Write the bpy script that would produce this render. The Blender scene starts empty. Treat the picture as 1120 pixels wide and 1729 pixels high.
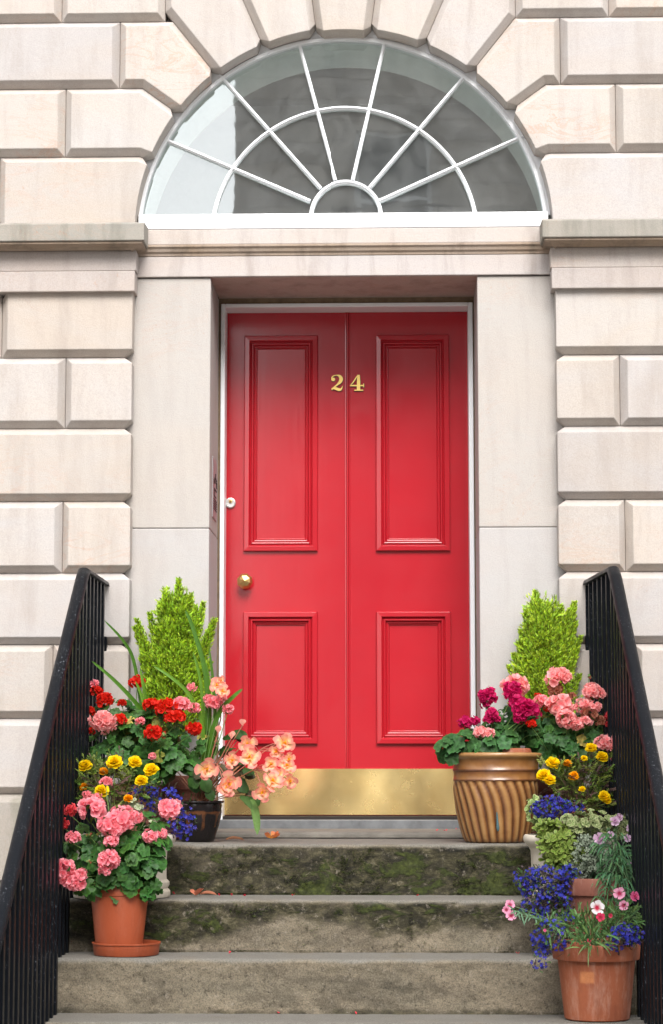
import bpy, bmesh, math, random
import numpy as np
from mathutils import Vector, Matrix, noise
random.seed(7); rng = np.random.default_rng(7)
R_ = math.radians
scene = bpy.context.scene
# ------------------------------------------------------------------ camera
FPX, CXP, CYP = 3700.0, 560.0, 864.5          # focal length in photo pixels, picture centre
PITCH, YAW = math.atan(436/3700), math.atan(115*0.993/3700)
CAM = Vector((0.218, -8.61, 0.262))
Fw = Vector((-math.sin(YAW)*math.cos(PITCH), math.cos(YAW)*math.cos(PITCH), math.sin(PITCH)))
Rt = Vector((math.cos(YAW), math.sin(YAW), 0)); Up = Rt.cross(Fw)
cd = bpy.data.cameras.new('camera'); cam = bpy.data.objects.new('camera', cd)
scene.collection.objects.link(cam); scene.camera = cam
cam.location = CAM
cam.rotation_euler = Fw.to_track_quat('-Z', 'Y').to_euler()
cd.sensor_fit = 'VERTICAL'; cd.sensor_height = 36; cd.lens = FPX/1729*36; cd.clip_end = 500; cd.clip_start = .05
# ------------------------------------------------------------------ sky, sun, exposure
SUN_EL, SUN_AZ = R_(45), R_(172)     # direction the light comes from: in front of the facade, high, veiled by cloud
world = bpy.data.worlds.new("World"); scene.world = world; world.use_nodes = True
wn = world.node_tree.nodes; wl = world.node_tree.links
sky = wn.new('ShaderNodeTexSky'); sky.sky_type = 'NISHITA'; sky.sun_disc = False
sky.sun_elevation = SUN_EL; sky.sun_rotation = SUN_AZ; sky.air_density = 1.0; sky.dust_density = 2.5; sky.ozone_density = 1.0
hs = wn.new('ShaderNodeHueSaturation'); hs.inputs['Saturation'].default_value = 0.22
wl.new(sky.outputs[0], hs.inputs['Color'])
bg = wn['Background']; wl.new(hs.outputs[0], bg.inputs[0]); bg.inputs[1].default_value = 0.15
sd = bpy.data.lights.new('sun', 'SUN'); so = bpy.data.objects.new('sun', sd); scene.collection.objects.link(so)
sd.energy = 1.2; sd.angle = R_(30); sd.color = (1, .975, .945)
sdir = Vector((math.sin(SUN_AZ)*math.cos(SUN_EL), math.cos(SUN_AZ)*math.cos(SUN_EL), math.sin(SUN_EL)))
so.rotation_euler = sdir.to_track_quat('Z', 'Y').to_euler(); so.location = (0, -6, 9)
scene.view_settings.view_transform = 'Standard'; scene.view_settings.look = 'None'
scene.view_settings.gamma = 1; scene.view_settings.exposure = 1.54
# ------------------------------------------------------------------ helpers
def ray(px, py): return Fw*FPX + Rt*(px-CXP) - Up*(py-CYP)
def at(px, py, y):
    d = ray(px, py); t = (y-CAM.y)/d.y; return CAM + d*t
def aX(px, py, y): return at(px, py, y).x
def aZ(py, y, px=580): return at(px, py, y).z
def pxm(y): return FPX/(y-CAM.y)/math.cos(PITCH)     # pixels per metre at depth y
def link(o): scene.collection.objects.link(o); return o
def tag(o, label=None, cat=None, group=None, kind=None):
    if label: o['label'] = label
    if cat: o['category'] = cat
    if group: o['group'] = group
    if kind: o['kind'] = kind
    return o
def empty(name, loc, label, cat, group=None):
    o = bpy.data.objects.new(name, None); o.location = loc; o.empty_display_size = .1; link(o)
    return tag(o, label, cat, group)
bpy.context.view_layer.update()
def setparent(o, p):
    if p is not None:
        o.parent = p
        m = Matrix.Identity(4); q = p
        loc = Vector((0, 0, 0))
        while q is not None: loc += q.location; q = q.parent
        # meshes are written in world coordinates: shift them by the parent's place
        o.location = -loc if False else o.location - loc
def mesh_obj(name, verts, faces, mat, parent=None, smooth=False, attr=None, attrname='blk', bevel=0, auto=None):
    me = bpy.data.meshes.new(name); me.from_pydata([tuple(v) for v in verts], [], faces); me.update()
    if attr is not None:
        a = me.attributes.new(attrname, 'FLOAT', 'POINT'); a.data.foreach_set('value', np.asarray(attr, dtype=np.float32))
    if smooth: me.polygons.foreach_set('use_smooth', [True]*len(me.polygons))
    me.materials.append(mat)
    o = bpy.data.objects.new(name, me); link(o); setparent(o, parent)
    if bevel:
        b = o.modifiers.new('bevel', 'BEVEL'); b.width = bevel; b.segments = 2; b.limit_method = 'ANGLE'; b.angle_limit = R_(30)
        b.harden_normals = False
    return o
class PB:                                             # polygon builder (architecture)
    def __init__(s): s.v = []; s.f = []; s.a = []
    def add(s, vs, fs, a=0.0):
        n = len(s.v); s.v += [tuple(q) for q in vs]; s.f += [tuple(i+n for i in f) for f in fs]
        s.a += ([a]*len(vs) if not hasattr(a, '__len__') else list(a))
    def box(s, x0, x1, y0, y1, z0, z1, a=0.0):
        vs = [(x, y, z) for x in (x0, x1) for y in (y0, y1) for z in (z0, z1)]
        s.add(vs, [(0,1,3,2),(4,6,7,5),(0,4,5,1),(2,3,7,6),(0,2,6,4),(1,5,7,3)], a)
    def profile(s, pts, x0, x1, a=0.0, caps=True):    # (y,z) outline swept along x
        n = len(pts)
        s.add([(x0, p[0], p[1]) for p in pts]+[(x1, p[0], p[1]) for p in pts],
              [(i, (i+1) % n, n+(i+1) % n, n+i) for i in range(n)]+([tuple(range(n))[::-1], tuple(range(n, 2*n))] if caps else []), a)
    def lathe(s, prof, cx, cy, n=48, a=0.0, rf=None):
        vs = []; 
        for (r, z) in prof:
            for k in range(n):
                t = 2*math.pi*k/n; rr = r if rf is None else rf(r, z, t)
                vs.append((cx+rr*math.cos(t), cy+rr*math.sin(t), z))
        fs = [(i*n+k, i*n+(k+1) % n, (i+1)*n+(k+1) % n, (i+1)*n+k) for i in range(len(prof)-1) for k in range(n)]
        s.add(vs, fs, a)
    def tube(s, pts, r, n=8, a=0.0):
        pts = [Vector(p) for p in pts]; rs = r if hasattr(r, '__len__') else [r]*len(pts)
        vs = []; m = len(pts)
        for i, p in enumerate(pts):
            t = (pts[min(i+1, m-1)]-pts[max(i-1, 0)]).normalized()
            u = t.cross(Vector((0.31, .2, .93))); u = u.normalized() if u.length > 1e-4 else Vector((1, 0, 0)); w = t.cross(u)
            for k in range(n):
                an = 2*math.pi*k/n; vs.append(p+(u*math.cos(an)+w*math.sin(an))*rs[i])
        fs = [(i*n+k, i*n+(k+1) % n, (i+1)*n+(k+1) % n, (i+1)*n+k) for i in range(m-1) for k in range(n)]
        fs += [tuple(range(n))[::-1], tuple(range((m-1)*n, m*n))]
        s.add(vs, fs, a)
    def build(s, name, mat, parent=None, smooth=False, bevel=0, fix=True):
        o = mesh_obj(name, s.v, s.f, mat, parent, smooth, s.a, bevel=bevel)
        if fix:
            bm = bmesh.new(); bm.from_mesh(o.data); bmesh.ops.recalc_face_normals(bm, faces=bm.faces); bm.to_mesh(o.data); bm.free()
        return o
def smooth_angle(o, ang=35):
    me = o.data; me.polygons.foreach_set('use_smooth', [True]*len(me.polygons))
    me.set_sharp_from_angle(angle=R_(ang))
# ------------------------------------------------------------------ materials
def newmat(name):
    m = bpy.data.materials.new(name); m.use_nodes = True; nt = m.node_tree
    return m, nt.nodes, nt.links, nt.nodes['Principled BSDF']
def N(nodes, typ, **kw):
    n = nodes.new(typ)
    for k, v in kw.items():
        if k in n.inputs.keys(): n.inputs[k].default_value = v
        else: setattr(n, k, v)
    return n
def noise_n(nodes, links, scale, detail=6, rough=.6, coord=None, dist=0.0):
    t = nodes.new('ShaderNodeTexNoise'); t.inputs['Scale'].default_value = scale; t.inputs['Detail'].default_value = detail
    t.inputs['Roughness'].default_value = rough; t.inputs['Distortion'].default_value = dist
    if coord is not None: links.new(coord, t.inputs['Vector'])
    return t.outputs['Fac']
def ramp(nodes, links, fac, stops):
    r = nodes.new('ShaderNodeValToRGB'); cr = r.color_ramp
    while len(cr.elements) < len(stops): cr.elements.new(.5)
    for e, (p, c) in zip(cr.elements, stops):
        e.position = p; e.color = (c[0], c[1], c[2], 1) if hasattr(c, '__len__') else (c, c, c, 1)
    links.new(fac, r.inputs[0]); return r.outputs[0]
def mix(nodes, links, a, b, fac, mode='MIX'):
    m = nodes.new('ShaderNodeMix'); m.data_type = 'RGBA'; m.blend_type = mode; m.clamp_result = False
    for s, v in ((m.inputs[6], a), (m.inputs[7], b), (m.inputs[0], fac)):
        if hasattr(v, 'default_value') or isinstance(v, bpy.types.NodeSocket): links.new(v, s)
        elif hasattr(v, '__len__'): s.default_value = (v[0], v[1], v[2], 1)
        else: s.default_value = v
    return m.outputs[2]
def bump(nodes, links, h, bsdf, strength=.3, dist=.003, prev=None):
    b = nodes.new('ShaderNodeBump'); b.inputs['Strength'].default_value = strength; b.inputs['Distance'].default_value = dist
    links.new(h, b.inputs['Height'])
    if prev is not None: links.new(prev, b.inputs['Normal'])
    if bsdf is not None: links.new(b.outputs[0], bsdf.inputs['Normal'])
    return b.outputs[0]
def geo(nodes):
    g = nodes.new('ShaderNodeNewGeometry'); return g.outputs['Position']
def attr(nodes, name): 
    a = nodes.new('ShaderNodeAttribute'); a.attribute_name = name; return a
def math_n(nodes, links, op, a, b=None):
    m = nodes.new('ShaderNodeMath'); m.operation = op
    for s, v in ((m.inputs[0], a), (m.inputs[1], b)):
        if v is None: continue
        if isinstance(v, bpy.types.NodeSocket): links.new(v, s)
        else: s.default_value = v
    return m.outputs[0]
def stone_mat(name, base, warm, dark, grime=0.0, bs=1.0, vein=.32):
    m, n, l, p = newmat(name)
    pos = geo(n); a = attr(n, 'blk')
    off = n.new('ShaderNodeCombineXYZ'); s = math_n(n, l, 'MULTIPLY', a.outputs['Fac'], 37.0); l.new(s, off.inputs[0]); l.new(s, off.inputs[2])
    va = n.new('ShaderNodeVectorMath'); va.operation = 'ADD'; l.new(pos, va.inputs[0]); l.new(off.outputs[0], va.inputs[1]); c = va.outputs[0]
    mp = n.new('ShaderNodeMapping'); mp.inputs['Scale'].default_value = (1, 1, 2.6); l.new(c, mp.inputs[0]); cs = mp.outputs[0]
    f1 = ramp(n, l, noise_n(n, l, 1.7, 5, .6, cs, .6), [(.35, 0), (.65, 1)])
    col = mix(n, l, base, warm, f1)
    # blocks differ from one another
    bl = ramp(n, l, a.outputs['Fac'], [(0, (.86, .845, .835)), (.25, (.97, .97, .98)), (.5, (1, .99, .965)), (.75, (.93, .90, .86)), (1, (1.06, 1.03, .99))])
    col = mix(n, l, col, bl, 1.0, 'MULTIPLY')
    # ochre veins and blotches where the sandstone carries iron
    v = ramp(n, l, noise_n(n, l, 3.0, 9, .62, cs, 2.2), [(.46, 0), (.50, 1), (.54, 0)])
    v2 = ramp(n, l, noise_n(n, l, 1.3, 3, .5, c), [(.52, 0), (.66, 1)])
    vf = math_n(n, l, 'MULTIPLY', v, v2)
    bv = ramp(n, l, a.outputs['Fac'], [(.35, .15), (.6, 1.0), (.8, .3), (.95, 1.0)])
    vf = math_n(n, l, 'MULTIPLY', math_n(n, l, 'MULTIPLY', vf, vein*1.25), bv)
    col = mix(n, l, col, (.46, .22, .12), vf)
    sp = ramp(n, l, noise_n(n, l, 55, 4, .7, c), [(.60, 0), (.68, 1)])
    spf = math_n(n, l, 'MULTIPLY', sp, math_n(n, l, 'MULTIPLY', v2, .35)); col = mix(n, l, col, (.36, .18, .10), spf)
    # fine grey speckle
    sg = ramp(n, l, noise_n(n, l, 240, 2, .5, c), [(.3, .90), (.6, 1.03)]); col = mix(n, l, col, sg, 1.0, 'MULTIPLY')
    if grime > 0:
        mp2 = n.new('ShaderNodeMapping'); mp2.inputs['Scale'].default_value = (7, 7, 1.2); l.new(pos, mp2.inputs[0])
        g = ramp(n, l, noise_n(n, l, 1.6, 6, .65, mp2.outputs[0], .3), [(.48, 0), (.72, 1)])
        col = mix(n, l, col, dark, math_n(n, l, 'MULTIPLY', g, grime))
    l.new(col, p.inputs['Base Color']); p.inputs['Roughness'].default_value = .9; p.inputs['Specular IOR Level'].default_value = .25
    b1 = bump(n, l, noise_n(n, l, 26, 6, .65, c), None, .32*bs, .006)
    bump(n, l, noise_n(n, l, 330, 3, .6, c), p, .4*bs, .0014, b1)
    return m
M = {}
M['stone'] = stone_mat('pale_sandstone', (.424, .398, .382), (.434, .388, .350), (.25, .21, .18), .36)
M['smooth_stone'] = stone_mat('smooth_sandstone', (.404, .386, .374), (.414, .382, .358), (.25, .22, .20), .25, .8, .08)
M['frieze_stone'] = stone_mat('frieze_sandstone', (.43, .395, .378), (.44, .385, .35), (.20, .165, .14), .45, .8, .15)
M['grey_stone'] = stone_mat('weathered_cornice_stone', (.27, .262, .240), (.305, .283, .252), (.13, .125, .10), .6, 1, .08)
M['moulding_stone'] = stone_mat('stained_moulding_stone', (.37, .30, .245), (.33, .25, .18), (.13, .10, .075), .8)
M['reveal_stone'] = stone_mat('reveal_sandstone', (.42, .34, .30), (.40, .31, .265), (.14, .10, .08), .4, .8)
M['plinth'] = stone_mat('plinth_stone', (.34, .31, .275), (.36, .32, .27), (.12, .13, .08), .7)
M['opposite'] = stone_mat('grey_tenement_stone', (.44, .40, .37), (.45, .40, .35), (.10, .09, .08), .5)
def simple(name, col, rough=.5, metal=0.0, var=0.0, vs=8, bmp=0.0, bscale=60, bd=.001, spec=.5, coat=0.0, var_col=None):
    m, n, l, p = newmat(name); pos = geo(n)
    if var > 0:
        f = ramp(n, l, noise_n(n, l, vs, 6, .65, pos), [(.35, 0), (.7, 1)])
        c = mix(n, l, col, var_col or tuple(x*(1-var) for x in col), f); l.new(c, p.inputs['Base Color'])
    else: p.inputs['Base Color'].default_value = (*col, 1)
    p.inputs['Roughness'].default_value = rough; p.inputs['Metallic'].default_value = metal
    p.inputs['Specular IOR Level'].default_value = spec; p.inputs['Coat Weight'].default_value = coat
    if bmp: bump(n, l, noise_n(n, l, bscale, 4, .6, pos), p, bmp, bd)
    return m
M['white'] = simple('white_gloss_paint', (.80, .81, .82), .35, var=.05, bmp=.15, bscale=40)
M['mastic'] = simple('brown_mastic', (.24, .165, .10), .9, var=.4, vs=30, bmp=.4)
# red gloss door: brushed by hand, slightly uneven
def door_mat():
    m, n, l, p = newmat('red_gloss_paint'); pos = geo(n)
    mp = n.new('ShaderNodeMapping'); mp.inputs['Scale'].default_value = (60, 60, 3.5); l.new(pos, mp.inputs[0])
    mp2 = n.new('ShaderNodeMapping'); mp2.inputs['Scale'].default_value = (4, 60, 160); l.new(pos, mp2.inputs[0])
    f = ramp(n, l, noise_n(n, l, 2.2, 5, .6, pos), [(.35, 0), (.7, 1)])
    col = mix(n, l, (.36, .0085, .017), (.40, .012, .020), f)
    l.new(col, p.inputs['Base Color']); p.inputs['Specular IOR Level'].default_value = .45
    rr = ramp(n, l, noise_n(n, l, 9, 5, .65, pos, .6), [(.35, .16), (.7, .22)]); l.new(rr, p.inputs['Roughness'])
    b0 = bump(n, l, noise_n(n, l, 5, 2, .5, pos), None, .05, .003)
    b1 = bump(n, l, noise_n(n, l, 1.2, 5, .6, mp.outputs[0]), None, .13, .0014, b0)
    bump(n, l, noise_n(n, l, 1.2, 3, .6, mp2.outputs[0]), p, .05, .0010, b1)
    p.inputs['Coat Weight'].default_value = .15; p.inputs['Coat Roughness'].default_value = .12
    return m
M['red'] = door_mat()
def brass(name, col, rough, b=.2, bs=7, bd=.004):
    m, n, l, p = newmat(name); pos = geo(n)
    f = ramp(n, l, noise_n(n, l, 6, 8, .6, pos, .4), [(.2, 0), (.85, 1)])
    c = mix(n, l, col, (col[0]*.88, col[1]*.80, col[2]*.66), f); l.new(c, p.inputs['Base Color'])
    p.inputs['Metallic'].default_value = 1
    rr = ramp(n, l, noise_n(n, l, 14, 6, .7, pos), [(.2, rough), (.85, rough*1.4)]); l.new(rr, p.inputs['Roughness'])
    bump(n, l, noise_n(n, l, bs, 0, .4, pos), p, b, bd)
    return m
M['brass'] = brass('polished_brass', (.98, .76, .36), .22, .5, 4.5, .020)
M['old_brass'] = brass('aged_brass', (.62, .43, .18), .33, .1, 30, .001)
M['gold'] = simple('gold_numeral', (.86, .60, .16), .38, metal=.35, spec=.6)
M['steel'] = simple('satin_steel', (.62, .62, .60), .38, metal=.7, spec=.5)
M['dark'] = simple('dark_gap', (.02, .015, .013), .9)
M['slate'] = simple('slate_sill', (.145, .15, .155), .6, var=.45, vs=14, bmp=.5, bscale=30, bd=.004)
M['plaster'] = simple('white_plaster', (.70, .74, .72), .8, var=.06)
M['hall'] = simple('grey_hall_paint', (.55, .53, .50), .8, var=.1)
def iron_mat():
    m, n, l, p = newmat('black_gloss_iron'); pos = geo(n)
    s = ramp(n, l, noise_n(n, l, 130, 5, .75, pos), [(.60, 0), (.66, 1)])
    mp = n.new('ShaderNodeMapping'); mp.inputs['Scale'].default_value = (1, 1, .35); l.new(pos, mp.inputs[0])
    s2 = ramp(n, l, noise_n(n, l, 5, 3, .6, mp.outputs[0]), [(.42, 0), (.62, 1)])
    c = mix(n, l, (.004, .005, .007), (.15, .16, .18), math_n(n, l, 'MULTIPLY', s, s2))
    l.new(c, p.inputs['Base Color'])
    rr = ramp(n, l, noise_n(n, l, 20, 6, .7, pos), [(.3, .28), (.7, .46)]); l.new(rr, p.inputs['Roughness'])
    p.inputs['Specular IOR Level'].default_value = .12
    b = bump(n, l, noise_n(n, l, 150, 4, .7, pos), None, .18, .001)
    bump(n, l, noise_n(n, l, 12, 3, .5, pos), p, .12, .002, b)
    return m
M['iron'] = iron_mat()
def terracotta(name, c1, c2, rough=.75, bloom=.3, patch=None):
    m, n, l, p = newmat(name); pos = geo(n)
    f = ramp(n, l, noise_n(n, l, 7, 7, .65, pos), [(.3, 0), (.7, 1)]); c = mix(n, l, c1, c2, f)
    mp = n.new('ShaderNodeMapping'); mp.inputs['Scale'].default_value = (1, 1, .22); l.new(pos, mp.inputs[0])
    w = ramp(n, l, noise_n(n, l, 24, 7, .75, mp.outputs[0]), [(.50, 0), (.75, 1)])
    c = mix(n, l, c, (.55, .42, .34), math_n(n, l, 'MULTIPLY', w, bloom))
    w2 = ramp(n, l, noise_n(n, l, 10, 6, .7, mp.outputs[0], .4), [(.52, 0), (.74, 1)])
    c = mix(n, l, c, tuple(x*.45 for x in c2), math_n(n, l, 'MULTIPLY', w2, .6))
    if patch:      # pale soft-edged rectangle
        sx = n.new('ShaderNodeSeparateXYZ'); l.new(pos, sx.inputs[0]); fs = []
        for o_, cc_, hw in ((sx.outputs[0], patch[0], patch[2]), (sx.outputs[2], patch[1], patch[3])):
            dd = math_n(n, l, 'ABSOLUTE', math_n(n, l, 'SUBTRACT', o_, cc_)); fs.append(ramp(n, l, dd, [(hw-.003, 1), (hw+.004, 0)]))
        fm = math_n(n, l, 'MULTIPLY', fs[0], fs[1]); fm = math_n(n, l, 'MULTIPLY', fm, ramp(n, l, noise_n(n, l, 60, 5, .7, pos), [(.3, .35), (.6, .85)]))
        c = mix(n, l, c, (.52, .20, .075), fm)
    l.new(c, p.inputs['Base Color']); p.inputs['Roughness'].default_value = rough; p.inputs['Specular IOR Level'].default_value = .35
    bump(n, l, noise_n(n, l, 120, 5, .7, pos), p, .35, .0015)
    return m
M['terracotta'] = terracotta('terracotta_clay', (.29, .085, .036), (.20, .052, .022))
M['old_terracotta'] = terracotta('weathered_terracotta', (.22, .080, .052), (.15, .052, .034), bloom=.35)
M['plastic_pot'] = terracotta('terracotta_plastic', (.31, .068, .026), (.27, .055, .020), .45, .06)
M['cream'] = simple('cream_stoneware', (.58, .53, .44), .6, var=.3, vs=9, bmp=.3, var_col=(.38, .33, .25))
M['soil'] = simple('potting_soil', (.03, .02, .014), .95, var=.5, vs=60, bmp=1, bscale=90, bd=.01)
def glaze_mat(name, key):
    m, n, l, p = newmat(name); pos = geo(n); a = attr(n, 'blk')
    if key == 'brown':
        f = noise_n(n, l, 22, 6, .65, pos, .5)
        h = math_n(n, l, 'ADD', a.outputs['Fac'], math_n(n, l, 'MULTIPLY', math_n(n, l, 'SUBTRACT', f, .5), .55))
        c = ramp(n, l, h, [(.0, (.040, .014, .005)), (.30, (.110, .038, .010)), (.58, (.20, .086, .024)), (.95, (.33, .18, .066))])
        l.new(c, p.inputs['Base Color']); p.inputs['Roughness'].default_value = .36
    else:
        c = mix(n, l, (.010, .008, .008), (.09, .035, .014), ramp(n, l, math_n(n, l, 'ADD', a.outputs['Fac'], noise_n(n, l, 30, 4, .6, pos)), [(.75, 0), (1.3, 1)]))
        l.new(c, p.inputs['Base Color']); p.inputs['Roughness'].default_value = .2; p.inputs['Specular IOR Level'].default_value = .2
    p.inputs['Coat Weight'].default_value = .22 if key == 'brown' else .15; p.inputs['Coat Roughness'].default_value = .08
    bump(n, l, noise_n(n, l, 20, 3, .5, pos), p, .2, .003)
    return m
M['brown_glaze'] = glaze_mat('brown_glaze', 'brown'); M['black_glaze'] = glaze_mat('black_glaze', 'black')
M['blue_glaze'] = simple('blue_green_glaze', (.07, .13, .14), .2)
def plant_mat(name, rough=.5, transl=.3, spec=.4, vary=.12):
    m, n, l, p = newmat(name); a = attr(n, 'Col'); pos = geo(n)
    f = ramp(n, l, noise_n(n, l, 90, 3, .6, pos), [(.3, 1-vary), (.7, 1+vary)])
    c = mix(n, l, a.outputs['Color'], f, 1.0, 'MULTIPLY')
    l.new(c, p.inputs['Base Color']); p.inputs['Roughness'].default_value = rough; p.inputs['Specular IOR Level'].default_value = spec
    t = n.new('ShaderNodeBsdfTranslucent'); l.new(c, t.inputs[0])
    ms = n.new('ShaderNodeMixShader'); ms.inputs[0].default_value = transl
    l.new(p.outputs[0], ms.inputs[1]); l.new(t.outputs[0], ms.inputs[2]); l.new(ms.outputs[0], n['Material Output'].inputs[0])
    return m
M['leaf'] = plant_mat('leaf', .5, .25, .22, .16)
M['petal'] = plant_mat('petal', .6, .48, .25, .06)
M['stem'] = plant_mat('stem', .5, .05, .4)
# steps: bare grey-beige stone with moss and black algae; attributes say how mossy and how worn each place is
def step_mat():
    m, n, l, p = newmat('mossy_step_stone'); pos = geo(n); am = attr(n, 'moss').outputs['Fac']; at_ = attr(n, 'tread').outputs['Fac']
    mp = n.new('ShaderNodeMapping'); mp.inputs['Scale'].default_value = (1, 1, 1.9); l.new(pos, mp.inputs[0]); c0 = mp.outputs[0]
    f = ramp(n, l, noise_n(n, l, 5, 7, .65, c0), [(.3, 0), (.7, 1)])
    bare = mix(n, l, (.130, .112, .080), (.205, .168, .118), f)
    pt = ramp(n, l, noise_n(n, l, 3.3, 8, .7, c0, .6), [(.36, .55), (.5, .95), (.66, 1.15)]); bare = mix(n, l, bare, pt, 1, 'MULTIPLY')
    pits = ramp(n, l, noise_n(n, l, 46, 8, .8, pos), [(.36, .35), (.44, 1)]); bare = mix(n, l, bare, pits, 1, 'MULTIPLY')
    sp = ramp(n, l, noise_n(n, l, 190, 5, .8, pos), [(.36, .55), (.5, 1), (.66, 1.4)]); bare = mix(n, l, bare, sp, 1, 'MULTIPLY')
    # algae film
    nA = noise_n(n, l, 4.2, 9, .68, c0, .8); hA = math_n(n, l, 'ADD', nA, am)
    algae = ramp(n, l, noise_n(n, l, 17, 10, .8, c0, .3), [(.40, (.004, .004, .002)), (.5, (.022, .020, .009)), (.58, (.060, .053, .026)), (.66, (.135, .118, .075))])
    fA = ramp(n, l, hA, [(.54, 0), (.66, .6), (.80, .94)]); col = mix(n, l, bare, algae, fA)
    # pale crusts that break through
    cr = ramp(n, l, noise_n(n, l, 34, 9, .8, pos), [(.56, 0), (.64, 1)]); col = mix(n, l, col, (.22, .19, .15), math_n(n, l, 'MULTIPLY', cr, .7))
    # moss cushions
    nM = noise_n(n, l, 9, 7, .7, c0, .5); hM = math_n(n, l, 'ADD', nM, math_n(n, l, 'MULTIPLY', am, .55))
    fM = ramp(n, l, hM, [(.715, 0), (.77, 1)])
    moss = ramp(n, l, noise_n(n, l, 60, 5, .7, pos), [(.3, (.010, .014, .003)), (.55, (.036, .046, .008)), (.75, (.085, .10, .018))])
    col = mix(n, l, col, moss, math_n(n, l, 'MULTIPLY', fM, .9))
    top = mix(n, l, (.175, .163, .143), (.125, .116, .096), noise_n(n, l, 12, 6, .7, pos)); top = mix(n, l, top, sp, .8, 'MULTIPLY')
    col = mix(n, l, col, top, at_)
    l.new(col, p.inputs['Base Color']); p.inputs['Roughness'].default_value = .88; p.inputs['Specular IOR Level'].default_value = .3
    b = bump(n, l, noise_n(n, l, 40, 8, .75, pos), None, .8, .008)
    b = bump(n, l, fM, None, .7, .008, b)
    bump(n, l, noise_n(n, l, 260, 4, .7, pos), p, .6, .002, b)
    return m
M['step'] = step_mat()
def glass_mat():
    m, n, l, p = newmat('window_glass'); pos = geo(n)
    for x in list(n):
        if x.type == 'BSDF_PRINCIPLED': n.remove(x)
    t = n.new('ShaderNodeBsdfTransparent'); t.inputs[0].default_value = (.84, .90, .88, 1)
    g = n.new('ShaderNodeBsdfGlossy'); g.inputs['Roughness'].default_value = .015; g.inputs[0].default_value = (.95, 1, 1, 1)
    b = n.new('ShaderNodeBump'); b.inputs['Strength'].default_value = .25; b.inputs['Distance'].default_value = .0006
    l.new(noise_n(n, l, 7, 2, .4, pos), b.inputs['Height']); l.new(b.outputs[0], g.inputs['Normal'])
    ms = n.new('ShaderNodeMixShader'); ms.inputs[0].default_value = .18
    l.new(t.outputs[0], ms.inputs[1]); l.new(g.outputs[0], ms.inputs[2])
    # uneven dust film, thickened so its pale colour brightens the dark panes
    d = n.new('ShaderNodeBsdfDiffuse'); d.inputs[0].default_value = (.55, .56, .55, 1)
    ms2 = n.new('ShaderNodeMixShader')
    l.new(ramp(n, l, noise_n(n, l, 6, 7, .7, pos, .7), [(.35, .05), (.75, .16)]), ms2.inputs[0])
    l.new(ms.outputs[0], ms2.inputs[1]); l.new(d.outputs[0], ms2.inputs[2]); l.new(ms2.outputs[0], n['Material Output'].inputs[0])
    return m
M['glass'] = glass_mat()
M['far_glass'] = simple('dark_window_glass', (.03, .035, .04), .05, spec=.8)
M['asphalt'] = simple('lightened_road', (.24, .23, .215), .9, var=.3, vs=3, bmp=.5, bscale=80, bd=.004)  # unseen road, made pale to bounce light up onto the dark stone bevels
M['paving'] = simple('paving_stone', (.36, .34, .31), .85, var=.3, vs=2, bmp=.5)
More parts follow.
